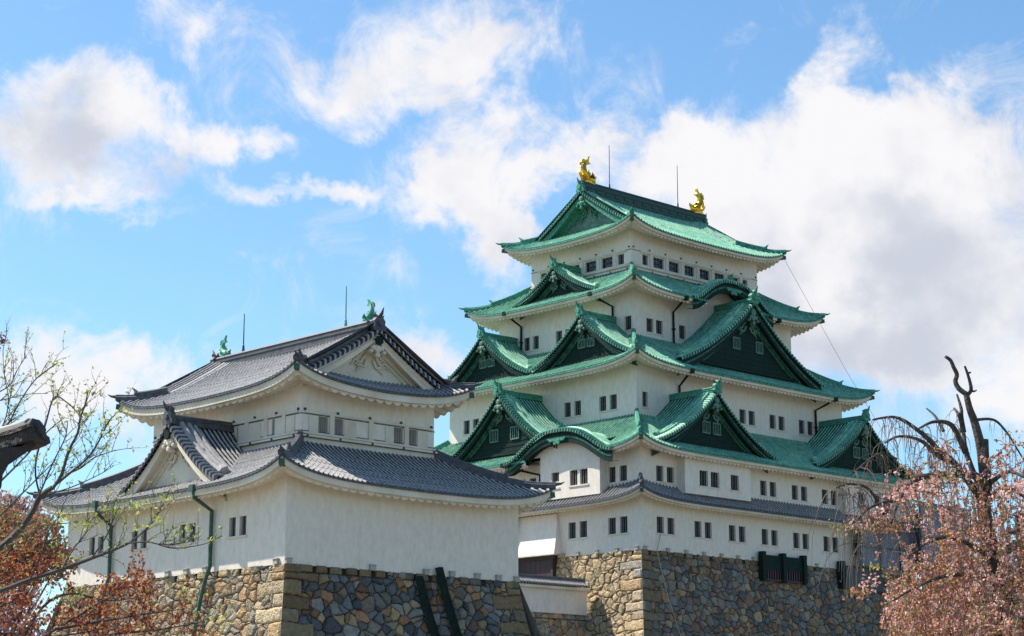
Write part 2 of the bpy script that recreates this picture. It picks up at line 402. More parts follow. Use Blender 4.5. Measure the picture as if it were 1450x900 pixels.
def ridge_box(mb, pts, w, h):
    mb.sweep(pts, [(-w*1.25,0),(-w*1.25,h*.12),(-w,h*.16),(-w,h*.5),(-w*1.2,h*.52),(-w*1.2,h*.6),(-w*.9,h*.64),(-w*.9,h*.84),(-w*1.1,h*.86),(-w*.7,h),(w*.7,h),(w*1.1,h*.86),(w*.9,h*.84),(w*.9,h*.64),(w*1.2,h*.6),(w*1.2,h*.52),(w,h*.5),(w,h*.16),(w*1.25,h*.12),(w*1.25,0)])
def demon(mb, rc, side, c, q, z, s):
    """ridge-end ornament: shield with horns and crest"""
    poly=[(-.5,0),(-.62,.25),(-.45,.4),(-.5,.7),(-.3,.95),(-.38,1.15),(-.15,1.05),(0,1.3),(.15,1.05),(.38,1.15),(.3,.95),(.5,.7),(.45,.4),(.62,.25),(.5,0)]
    mb.prism([(a*s,b*s) for a,b in poly], lambda a,b: rc.v(side,c+a,q-.12*s,z+b), lambda a,b: rc.v(side,c+a,q+.25*s,z+b))
    mb.tube([rc.v(side,c,q+.1*s,z+.9*s),rc.v(side,c,q-.3*s,z+1.2*s),rc.v(side,c,q-.5*s,z+1.6*s)],[.16*s,.13*s,.03*s],6)
    mb.tube([rc.v(side,c,q-.12*s,z+.5*s),rc.v(side,c,q-.28*s,z+.5*s)],[.24*s,.2*s],8)

def gable(rc, root, side, c, qf, qb, zp, half, zb, k=.48, tmat='copper', rmat='copper2', bmat='bronze', tymat='bronze', sheet=True, zfun=None, pitch=.38, ribh=.13, windows=None,
          ty_set=.95, board=.62, ridge_h=.55, ridge_w=.2, ext=1.06, bell=False, name='gable', orn='leaf', scale=1., ridge_back=None, ty_bottom=None, wall_q=None):
    """a gable whose front looks along -q; zfun(w) = roof height at distance w from the centre"""
    root_o = root
    if zfun is None:
        if bell:
            def zfun(w):
                s=np.clip(np.abs(w)/half,0,1.0); return zb+(zp-zb)*(.5+.5*np.cos(np.pi*s**1.4))
        else:
            def zfun(w):
                s=np.abs(w)/half; return zb+(zp-zb)*(1-s)*(1-k*s)
    smax = ext if not bell else 1.0
    def arc(n):                                  # w samples equally spaced along the slope
        w=np.linspace(0,half*smax,400); z=zfun(w); L=np.concatenate([[0],np.cumsum(np.hypot(np.diff(w),np.diff(z)))])
        return w,L
    w_,L_=arc(0); LT=L_[-1]
    rows,saw=course_rows(LT, .03 if tmat=='tile' else .008)
    wr=np.interp(rows,L_,w_)
    gab=MB(); front=MB()
    rung=.62*scale
    T,H=rib_samples(qf+rung,qb,pitch)
    n1,H1=rib_samples(0,LT,.33*scale if tmat!='tile' else .4)
    w1=np.interp(n1,L_,w_)
    for sg in (-1,1):
        if sheet:
            zz=zfun(wr)[:,None]+H[None,:]*ribh-saw[:,None]
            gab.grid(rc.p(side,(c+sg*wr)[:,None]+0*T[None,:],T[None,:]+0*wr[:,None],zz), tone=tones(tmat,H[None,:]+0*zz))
        # short tiles laid across the verge, turned down over the board
        q1=np.array([qf+rung,qf+.16,qf+.02,qf,qf])
        dz=np.array([.12,.10,.02,-.10,-.2])
        hm=np.array([1,1,1,1,.6])
        zz=zfun(w1)[:,None]+.02+dz[None,:]+H1[:,None]*.12*hm[None,:]*scale
        qq=q1[None,:]-H1[:,None]*np.array([0,.03,.06,.07,.05])[None,:]
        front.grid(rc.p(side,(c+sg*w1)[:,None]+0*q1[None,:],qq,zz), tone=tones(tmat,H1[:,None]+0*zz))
    g = (gab if sheet else front).build(name, tmat, root_o)
    if sheet: front.build('verge_tile', tmat, g)
    # descending ridges
    dr=MB(); ws=np.linspace(.03,.93,26)*half
    for sg in (-1,1):
        for qo,rr,up in ((.86,.19,.2),(1.36,.17,.19),(1.80,.13,.14)):
            if bell and qo>1: continue
            dr.tube([rc.v(side,c+sg*w,qf+qo*scale,float(zfun(w))+up) for w in ws], rr*scale, 7)
        if not bell:
            w=.93*half; z=float(zfun(w))
            dr.tube([rc.v(side,c+sg*(w-.25),qf+1.05*scale,z+.35),rc.v(side,c+sg*w,qf+1.05*scale,z+.35),rc.v(side,c+sg*(w+.25),qf+1.05*scale,z+.5)],[.32*scale,.32*scale,.05],8)
    dr.build('verge_ridge', tmat if tmat!='tile' else 'tile', g)
    # ridge and ornament
    rd=MB(); qe = ridge_back if ridge_back is not None else qb
    zt=float(zfun(0.))
    if sheet:
        ridge_box(rd,[rc.v(side,c,q,zt-.05) for q in np.linspace(qf+.25,qe,5)],ridge_w,ridge_h)
    demon(rd,rc,side,c,qf+(.05 if not bell else .5),zt-.05,.85*scale*(1 if not bell else .8))
    rd.build('ridge',rmat,g)
    # barge board following the curve
    wn=np.linspace(0,half*min(smax,1.02),40)
    bd=MB(); md=MB()
    for sg in (-1,1):
        zt_=zfun(wn)-.16; dep=board*(.75+.45*(wn/half)) if not bell else board*np.ones_like(wn)
        zb_=zt_-dep
        a=rc.p(side,c+sg*wn,qf+.22,zt_); b=rc.p(side,c+sg*wn,qf+.22,zb_); a2=rc.p(side,c+sg*wn,qf+.40,zt_+.1); b2=rc.p(side,c+sg*wn,qf+.40,zb_)
        bd.grid(np.stack([a2,a,b,b2]))
        m1=rc.p(side,c+sg*wn,qf+.17,zt_-dep*.35); m2=rc.p(side,c+sg*wn,qf+.17,zt_-dep*.5); m0=rc.p(side,c+sg*wn,qf+.22,zt_-dep*.3); m3=rc.p(side,c+sg*wn,qf+.22,zt_-dep*.55)
        md.grid(np.stack([m0,m1,m2,m3]))
        # soffit behind the board and a second, inner moulding
        wi=wn*.97; zi=zfun(wn)-.2-dep
        bd.grid(np.stack([rc.p(side,c+sg*wn,qf+.40,zb_+.12),rc.p(side,c+sg*wn,qf+ty_set+.02,zb_+.12)]))
        if not bell:
            i0=rc.p(side,c+sg*wn,qf+ty_set-.22,zb_+.13); i1=rc.p(side,c+sg*wn,qf+ty_set-.22,zb_-.16); i2=rc.p(side,c+sg*wn,qf+ty_set+.01,zb_-.16)
            md.grid(np.stack([i0,i1,i2]))
            i0=rc.p(side,c+sg*wn,qf+ty_set-.08,zb_-.15); i1=rc.p(side,c+sg*wn,qf+ty_set-.08,zb_-.38); i2=rc.p(side,c+sg*wn,qf+ty_set+.01,zb_-.38)
            md.grid(np.stack([i0,i1,i2]))
    bo_=bd.build('bargeboard',bmat,g); md.build('gable_moulding','moulding' if bmat=='bronze' else bmat,g)
    # tympanum
    if not bell or wall_q is not None:
        ty=MB(); qt = qf+ty_set if wall_q is None else wall_q
        zl = ty_bottom if ty_bottom is not None else zb-.9
        wt=np.linspace(-half*.985,half*.985,61); top=np.maximum(zfun(np.abs(wt))-.25,zl)
        ty.grid(np.stack([rc.p(side,c+wt,qt,np.full_like(wt,zl)),rc.p(side,c+wt,qt,top)]))
        if not bell and tymat!='plaster2':
            for z in np.arange(zb+.3,zp-1.6,.42*scale):       # board seams
                hwid=float(np.interp(-z,-zfun(np.linspace(0,half,200)),np.linspace(0,half,200)))-.9*scale
                if hwid>.3: sbox(ty,rc,side,c-hwid,c+hwid,qt-.035,qt+.01,z-.03,z+.03)
            zz=zb+.12; sbox(ty,rc,side,c-half*.86,c+half*.86,qt-.16,qt,zz-.12,zz+.1)
        t_o=ty.build('gable_wall',tymat,g)
        for (wx,wz,ww,wh) in windows or []:
            fr=MB()
            for (a0,a1,b0,b1) in ((-.08,0,-.08,wh+.08),(ww,ww+.08,-.08,wh+.08),(0,ww,-.1,0),(0,ww,wh,wh+.08)):
                sbox(fr,rc,side,c+wx+a0,c+wx+a1,qt-.12,qt,wz+b0,wz+b1)
            for j in range(1,4): sbox(fr,rc,side,c+wx+ww*j/4-.03,c+wx+ww*j/4+.03,qt-.1,qt-.04,wz,wz+wh)
            f_o=fr.build('gable_window','carving',g)
    # carved pendant below the peak
    pn=MB()
    zt2=zt-.16-board*.75
    qn=qf+.1 if not bell else qf+.08
    if bell:
        poly=[(-1.1,.15),(-.8,-.15),(-.45,-.05),(-.3,-.42),(0,-.3),(.3,-.42),(.45,-.05),(.8,-.15),(1.1,.15)]
        pn.prism([(a*scale,b*scale) for a,b in poly],lambda a,b:rc.v(side,c+a,qn,zt2+.1+b),lambda a,b:rc.v(side,c+a,qn+.14,zt2+.1+b))
    else:
        s=scale
        for (a,b,r_) in ((0,0,.30),(0,-.45,.26),(-.3,-.42,.17),(.3,-.42,.17),(-.5,-.66,.13),(.5,-.66,.13),(0,-.85,.18)):
            pn.tube([rc.v(side,c+a*s,qn+.28,zt2+(b-.05)*s),rc.v(side,c+a*s,qn,zt2+(b-.05)*s),rc.v(side,c+a*s,qn-.08,zt2+(b-.05)*s)],[r_*s,r_*s,r_*.5*s],8)
        qn2=qf+ty_set-.1
        for sg in (-1,1):                         # scrolling tendrils
            for j,(x0,z0,ln) in enumerate(((.35,-.55,1.),(.3,-.95,1.15),(.25,-1.25,.8))):
                pts=[rc.v(side,c+sg*(x0+ln*u)*s,qn2,zt2+(z0-.55*u+.14*math.sin(u*9+j))*s) for u in np.linspace(0,1,12)]
                pn.tube(pts,[.10*s*(1-.6*u) for u in np.linspace(0,1,12)],5)
                pn.tube([p+Vector((0,0,.0)) for p in [rc.v(side,c+sg*(x0+ln*.75+.16*math.cos(a_))*s,qn2-.02,zt2+(z0-.35+.16*math.sin(a_))*s) for a_ in np.linspace(0,5,9)]],.05*s,5)
    pn.build('pendant', 'plaster2' if tymat=='plaster2' else ('copper2' if tymat!='bronze' else 'carving'), g)
    if tymat=='plaster2':
        hx=MB(); hx.tube([rc.v(side,c,qn+.1,zt2-.05*scale),rc.v(side,c,qn-.16,zt2-.05*scale)],.3*scale,6); hx.build('hexagon_boss','darkpipe',g)
    return g
M['moulding']=mat('copper_moulding',(.012,.05,.038),.6,spec=.3,noise=[(3,(.05,.17,.12),.12)])
M['carving']=mat('carved_copper',(.045,.12,.09),.55,noise=[(5,(.12,.24,.17),.15)])

def shachi(rc_pt, root, s, m):
    """fish with its head on the ridge and its tail in the air; rc_pt(a,b,z): a outwards along the ridge, b sideways"""
    mb=MB()
    path=[(-1.05,.38),(-.7,.36),(-.3,.42),(0.02,.62),(.22,.92),(.28,1.22),(.18,1.52),(.0,1.8)]
    rad=[.2,.38,.46,.44,.38,.30,.22,.13]
    mb.tube([rc_pt(a*s,0,z*s) for a,z in path],[r*s for r in rad],10,.85)
    # jaws, eyes
    mb.tube([rc_pt(-.8*s,0,.5*s),rc_pt(-1.15*s,0,.62*s),rc_pt(-1.3*s,0,.78*s)],[.2*s,.14*s,.04*s],8)
    mb.tube([rc_pt(-.8*s,0,.22*s),rc_pt(-1.2*s,0,.2*s)],[.18*s,.08*s],8)
    for b in (-.26,.26): mb.tube([rc_pt(-.72*s,b*s,.52*s),rc_pt(-.72*s,b*1.35*s,.6*s)],[.1*s,.06*s],8)
    def fin(pts,th):
        mb.prism(pts,lambda a,z:rc_pt(a*s,-th*s,z*s),lambda a,z:rc_pt(a*s,th*s,z*s))
    fin([(.0,1.6),(.2,1.8),(.45,1.75),(.7,1.5),(.62,1.9),(.35,2.1),(.05,2.0),(-.1,2.2),(-.25,2.4),(-.42,2.5),(-.34,2.25),(-.28,2.0),(-.36,1.85),(-.58,1.8),(-.14,1.65)],.1)
    fin([(.25,.55),(.6,.62),(.95,.95),(.8,.6),(.6,.35),(.3,.3)],.07)
    fin([(.4,1.0),(.62,1.3),(.6,1.55),(.48,1.35),(.42,1.6),(.3,1.35)],.05)
    fin([(-.1,.85),(-.25,1.2),(-.4,1.25),(-.35,.95),(-.6,1.0),(-.55,.75)],.05)
    for b in (-1,1):
        P=[(-.3,.34,.4),(-.1,.75,.75),(-.25,.85,.45),(-.4,.7,.25)]
        V=[rc_pt(a*s,b*y*s,z*s) for a,y,z in P]+[rc_pt((a+.03)*s,b*y*s,(z+.08)*s) for a,y,z in P]
        mb.hexa(V)
    for k in range(7):                              # spines along the back
        a,z=path[1+k*6//7] if 1+k*6//7<len(path) else path[-1]
    mb.tube([rc_pt(-.9*s,0,-.05*s),rc_pt(0,0,.2*s),rc_pt(.35*s,0,-.05*s)],[.3*s,.36*s,.26*s],8)
    return mb.build('dolphin_ornament',m,root,smooth=True)
def rod(pt, root, h, m='rod'):
    mb=MB(); p=Vector(pt); mb.tube([p-Vector((0,0,.3)),p+Vector((0,0,.5)),p+Vector((0,0,.55)),p+Vector((0,0,h))],[.14,.07,.045,.03],6); return mb.build('lightning_rod',m,root)
def pipe(root, pts, r=.1, m='darkpipe', head=True):
    mb=MB(); mb.tube(pts,r,8)
    if head:
        p=Vector(pts[0]); mb.box(p.x-.2,p.x+.2,p.y-.2,p.y+.2,p.z-.2,p.z+.16)
    for a,b in zip(pts[1:],pts[2:]):
        a=Vector(a); b=Vector(b); n=int((b-a).length//1.8)
        for k in range(1,n+1): c=a+(b-a)*(k/(n+1)); mb.box(c.x-.14,c.x+.14,c.y-.14,c.y+.14,c.z-.05,c.z+.05)
    return mb.build('downpipe',m,root)
def beam_ends(rc, root, side, ts, z, s=.34):
    for t in ts:
        b=MB(); sbox(b,rc,side,t,t+s*1.15,-.16,.02,z-.02,z+s*.75); sbox(b,rc,side,t-.04,t+s*1.15+.04,-.2,.02,z+s*.75+.002,z+s*.75+.05); b.build('beam_end','capstone',root)
M['capstone']=mat('grey_capstone',(.42,.40,.35),.85,noise=[(5,(.3,.29,.26),.2)])
def prof_fn(a,b): return lambda d: a*d+b*d*d

KEEP_ROT = math.pi/2-YAW
# ================================================================ MAIN KEEP
K=2.15; KW,KD=36.88,32.19
def build_keep():
    root=empty('castle_keep',(10.297,155.835,0),KEEP_ROT)
    tag(root,'tall white five-storey castle keep with stacked green copper roofs and gold fish on its ridge','castle tower')
    rc=Rect(KW,KD)
    i3,i4,i5=2*K,3.5*K,4.5*K
    def mir(ws,L): return [(L-w[0]-w[2],*w[1:]) for w in ws]
    # storey 1
    w1=17.08;h1=1.33
    R1=[(t,w1,.86,h1) for p in (1.84,6.42,10.75,15.02,19.28,23.5,27.8,32.2) for t in (p,p+1.28)]
    L1=[(t,w1,.84,h1) for p in (1.5,6.05) for t in (p,p+1.3)]+[(t,w1,.84,h1) for p in (18.,23.,28.) for t in (p,p+1.3)]
    s1=storey(rc,root,0,15.62,20.5,dict(R=R1,L=L1))
    beam_ends(rc,root,'R',[.2,2.9,5.1,7.3,9.5,11.6,13.6,22.2],15.66,.28)
    beam_ends(rc,root,'L',[.3,2.5,4.7,6.9,8.6],15.66,.28)
    # flared drop-chute bay above the gate
    b=MB(); n=8; zz=np.linspace(19.25,15.9,n); out=-.25-.75*((19.25-zz)/3.35)**1.6
    A=rc.p('L',np.linspace(9.35,8.9,n)+.0,out,zz); B=rc.p('L',np.full(n,16.4),out,zz); A0=rc.p('L',np.linspace(9.35,8.9,n),.01,zz); B0=rc.p('L',np.full(n,16.4),.01,zz)
    b.grid(np.stack([A0,A,B,B0])); b.add([A[-1],B[-1],B0[-1],A0[-1]],[0,1,2,3]); sbox(b,rc,'L',8.85,16.45,-1.05,-.6,15.8,15.93); b.build('drop_chute_bay','plaster',root)
    # skirt roof of grey tile between storeys 1 and 2
    r1=Roof(rc,0,1.5,19.62,.95,1.9,prof_fn(.72,.08),1.5,.40,.15)
    build_roof(r1,root,'tile',fh=.17,amp=.17,scal=.46,ridge_mat='tiledark',name='skirt_roof',hw=.17,cuts={})
    # storey 2
    z2,h2=21.27,1.28
    R2=[(t,z2,.86,h2) for p in (1.88,15.0,19.28,23.5) for t in (p,p+1.28)]
    L2=[(1.5,z2,.82,h2),(2.76,z2,.78,h2)]+[(t,z2,.84,h2) for p in (12.0,18.,23.,28.) for t in (p,p+1.3)]
    storey(rc,root,0,20.5,24.5,dict(R=R2,L=L2))
    def bay(side,t0,t1,zb,zt,wins,nm='bay'):
        mb=MB(); q=-.9
        wall_face(mb,rc,side,t0,t1,q,zb,zt,wins)
        for t in (t0,t1): mb.add([rc.v(side,t,q,zb),rc.v(side,t,.02,zb),rc.v(side,t,.02,zt),rc.v(side,t,q,zt)],[0,1,2,3])
        mb.add([rc.v(side,t0,q,zb),rc.v(side,t1,q,zb),rc.v(side,t1,.02,zb),rc.v(side,t0,.02,zb)],[0,1,2,3])
        o=mb.build(nm,'plaster',root)
        for w in wins: window(rc,root,side,w[0],q,w[1],w[2],w[3])
        for (a,b_) in pairs(wins):
            s=MB(); sbox(s,rc,side,a-.12,b_+.12,q-.07,q+.02,wins[0][1]-.13,wins[0][1]-.005); s.build('window_sill','plaster2',o)
    bay('R',4.35,12.65,20.45,23.95,[(6.15,21.2,1.04,1.28),(7.55,21.2,1.06,1.28),(10.08,21.2,1.06,1.28)])
    bay('R',25.75,35.8,20.45,23.95,[(27.5,21.25,1.04,1.28),(29.97,21.25,1.0,1.28),(31.36,21.25,1.04,1.28)])
    bay('L',3.65,10.55,20.35,24.2,[(5.04,21.3,.88,1.26),(6.22,21.3,.88,1.26),(8.36,21.8,.88,.78)])
    # roof 2
    r2=Roof(rc,0,1.8,23.72,1.1,2.0,prof_fn(.5,.021),6.1)
    build_roof(r2,root,'copper',cuts={'L':[(7.25,4.3,2.2)]})
    gw=[(-1.75,26.2,.9,.95),(.85,26.2,.9,.95)]
    gable(rc,root,'L',15.8,-1.0,4.5,30.1,6.9,24.85,windows=gw)
    gable(rc,root,'L',7.7,-1.95,4.6,25.85,6.3,23.7,bell=True,ridge_h=.5,board=.9,tymat='plaster',rmat='copper2',ty_bottom=24.0,wall_q=-.893)
    gable(rc,root,'R',8.6,-1.0,4.5,29.25,7.2,24.55,windows=[(-1.0,25.9,.8,.85),(.35,25.9,.8,.85)])
    gable(rc,root,'R',29.2,-1.0,4.5,29.25,7.2,24.55,windows=[(-1.0,25.9,.8,.85),(.35,25.9,.8,.85)])
    for c in (9.8,22.4): gable(rc,root,'B',c,-1.0,4.5,29.25,6.5,24.55)
    gable(rc,root,'F',16.1,-1.0,4.5,29.25,6.5,24.55)
    # storey 3
    z3,h3=28.3,1.28
    R3=[(5.03,z3,.66,h3)]+[(t,z3,.87,h3) for p in (17.64,21.84,26.05) for t in (p,p+1.27)]+[(31.1,z3,.66,h3)]
    L3=[(t,z3,.82,h3) for p in (6.6,10.86,19.5,23.9) for t in (p,p+1.25)]
    storey(rc,root,i3,27.0,32.7,dict(R=R3,L=L3))
    r3=Roof(rc,i3,2.2,31.72,1.15,2.0,prof_fn(.52,.027),5.45)
    build_roof(r3,root,'copper')
    for c in (9.75,22.35): gable(rc,root,'L',c,3.0,7.7,36.75,5.9,32.75,windows=[(-.95,34.1,.75,.62),(.15,34.1,.75,.62)],scale=.95,board=.55)
    gable(rc,root,'R',18.44,2.9,8.,39.1,9.4,32.9,k=.42,windows=[(-2.0,34.9,.8,.9),(1.2,34.9,.8,.9)],board=.8,scale=1.15)
    gable(rc,root,'F',16.1,2.9,8.,38.2,8.,32.9,k=.42); gable(rc,root,'B',18.44,2.9,8.,38.2,8.,32.9,k=.42)
    # storey 4
    z4,h4=35.85,1.24
    R4=[(9.2,z4,.88,h4),(10.44,z4,.88,h4),(13.48,z4,.88,h4),(22.4,z4,.86,h4),(26.6,z4,.88,h4)]
    L4=[(7.8,z4,.8,h4)]+[(t,z4,.78,h4) for p in (15.15,19.36) for t in (p,p+1.2)]
    storey(rc,root,i4,34.6,40.1,dict(R=R4,L=L4))
    r4=Roof(rc,i4,2.3,39.12,1.15,1.9,prof_fn(.5,.035),4.5)
    build_roof(r4,root,'copper',cuts={'R':[(18.44,3.6,2.4)]})
    gable(rc,root,'L',16.1,6.1,9.8,42.7,5.1,39.9,scale=.85,board=.5)
    gable(rc,root,'R',18.44,5.1,9.8,41.35,5.6,39.15,bell=True,ridge_h=.55,board=.9,tymat='plaster',wall_q=7.5,ty_bottom=38.8)
    gable(rc,root,'F',16.1,6.1,9.8,42.5,5.1,39.9,scale=.85); 
    # storey 5 with its band of windows
    z5,h5=42.62,.95
    R5=[(11.13,z5,.76,h5),(12.58,z5,1.42,h5),(14.67,z5,1.42,h5),(16.8,z5,1.38,h5),(18.9,z5,1.42,h5),(21.02,z5,1.42,h5),(23.1,z5,1.4,h5),(25.0,z5,.76,h5)]
    L5=[(10.6,z5,.78,h5),(12.0,z5,1.4,h5),(14.06,z5,1.4,h5),(16.2,z5,1.4,h5),(18.3,z5,1.4,h5),(20.4,z5,.9,h5)]
    s5=storey(rc,root,i5,41.3,46.2,dict(R=R5,L=L5),sill=False)
    band(rc,root,s5,i5,R5,L5,42.62,43.57,44.07,41.95,42.35)
    r5=Roof(rc,i5,2.0,45.36,1.15,2.0,prof_fn(.46,.017),3.6)
    r5o=build_roof(r5,root,'copper',ends='LF',dv=2.1,mid=KD/2-r5.a)
    pf=r5.prof; base=r5.zE; mid=KD/2-r5.a
    for side in 'LF':
        gable(rc,root,side,KD/2,r5.a+2.05,r5.a+4,0,mid-2.9,base+pf(2.9),sheet=False,zfun=lambda w: base+pf(np.maximum(mid-np.abs(w),0.))+.06,tymat='carvwall',bmat='copper2',ty_set=1.2,scale=1.0,board=.6,ext=1.0,ty_bottom=base+pf(3.2)-.3)
    zr=base+pf(mid)
    rd=MB(); xa=r5.a+2.1; ridge_box(rd,[(x,KD/2,zr-.1) for x in (xa,xa+4,KW/2,KW-xa-4,KW-xa)],.3,1.25)
    for x in np.arange(xa+.6,KW-xa,1.25):
        for y in (KD/2-.31,KD/2+.31): rd.box(x,x+.62,y-.05,y+.05,zr+.22,zr+.46)
    rd.build('main_ridge','ridgecop',r5o)
    shachi(lambda a,b,z: Vector((xa+.75-a,KD/2+b,zr+1.1+z)),root,1.05,'gold')
    shachi(lambda a,b,z: Vector((KW-xa-.75+a,KD/2+b,zr+1.1+z)),root,1.05,'gold')
    rod((13.7,KD/2,zr+1.1),root,4.3); rod((23.3,KD/2,zr+1.1),root,4.3)
    # downpipes
    def dp(side,te,zE,ie,tw,zw1,zw2,iw,o=None,r=.1):
        pipe(root,[rc.v(side,te,ie,zE),rc.v(side,(te+tw)/2,(ie+iw)/2,(zE+zw1)/2-.05),rc.v(side,tw,iw-.14,zw1),rc.v(side,tw,iw-.14,zw2)],r)
    dp('L',21.6,39.15,i4-2.15,20.95+.6,38.2,35.2,i4); dp('L',10.6,39.15,i4-2.15,9.9,38.2,36.2,i4)
    dp('R',12.0,38.95,i4-2.15,12.6,38.1,35.0,i4); dp('R',24.9,38.85,i4-2.15,24.2,37.8,35.0,i4)
    dp('R',9.0,31.6,i3-2.05,9.6,30.6,28.6,i3); dp('R',28.9,31.55,i3-2.05,28.4,30.7,27.5,i3)
    dp('L',14.3,23.65,-1.65,11.4,22.7,21.0,0)
    mb=MB(); mb.tube([rc.v('L',13.9,-.55,19.2),rc.v('L',14.2,-1.15,16.6),rc.v('L',14.2,-1.2,13.4)],.16,8); mb.build('downpipe','greenpipe',root)
    # earth wire from the top roof
    tip=rc.v('R',KW-r5.a-.3,r5.a+.2,46.2); end=rc.v('R',KW+2.5,1.5,25.)
    mb=MB(); mb.tube([tip,(tip*.5+end*.5)+Vector((0,0,-.5)),end],.016,5); mb.build('earth_wire','rod',root)
    mb=MB(); mb.tube([rc.v('R',2.2,-.1,17.),rc.v('R',1.6,-.2,15.6),rc.v('R',2.0,-.9,12.),rc.v('R',2.9,-1.75,8.)],.035,5); mb.build('earth_wire','capstone',root)
    return root,rc
M['carvwall']=mat('patina_gable_wall',(.03,.12,.09),.6,noise=[(1.6,(.26,.40,.30),.14),(7,(.02,.07,.055),.2)],bump=(6,.7))
M['ridgecop']=mat('ridge_copper',(.02,.08,.062),.6,noise=[(4,(.015,.04,.035),.2)])
def band(rc,root,wl,i,Rw,Lw,z0,z1,zd,zr0,zr1):
    for side,ws in (('R',Rw),('L',Lw),('F',[]),('B',[])):
        a,b=i,rc.len(side)-i; fr=MB(); ln=MB()
        if ws:
            ed=sorted([(w[0],w[0]+w[2]) for w in ws])
            for (x0,x1) in zip([e[1] for e in ed[:-1]],[e[0] for e in ed[1:]]):
                sbox(fr,rc,side,(x0+x1)/2-.17,(x0+x1)/2+.17,i-.1,i+.02,z0-.12,z1+.22)
            sbox(fr,rc,side,ed[0][0]-.3,ed[-1][1]+.3,i-.12,i+.02,z1+.1,z1+.22)
            sbox(fr,rc,side,ed[0][0]-.3,ed[-1][1]+.3,i-.14,i+.02,z0-.2,z0-.1)
        sbox(fr,rc,side,a-.3,b+.3,i-.3,i+.02,zr0+.0,zr0+.12); sbox(fr,rc,side,a-.2,b+.2,i-.2,i+.02,zr1-.06,zr1+.06)
        sbox(fr,rc,side,a-.16,b+.16,i-.16,i+.02,zr0-.5,zr0-.005)
        sbox(ln,rc,side,a-.05,b+.05,i-.03,i+.01,zd-.28,zd-.235)
        sbox(ln,rc,side,a-.02,b+.02,i-.045,i+.01,zr1+.10,zr1+.14); sbox(ln,rc,side,a-.31,b+.31,i-.31,i-.2,zr0-.045,zr0-.003)
        fr.build('moulding','plaster2',wl); 
        n=max(4,int((b-a)/2.1)); 
        for k in range(n+1):
            t=a+.25+(b-a-.5)*k/n
            for (z,q,s) in ((zd,i-.05,.085),(zr0+.06,i-.32,.07)):
                ln.tube([rc.v(side,t,q+.06,z),rc.v(side,t,q-.03,z)],[s,s],8)
        ln.build('nail_covers','line',wl)
keep,krc = build_keep()

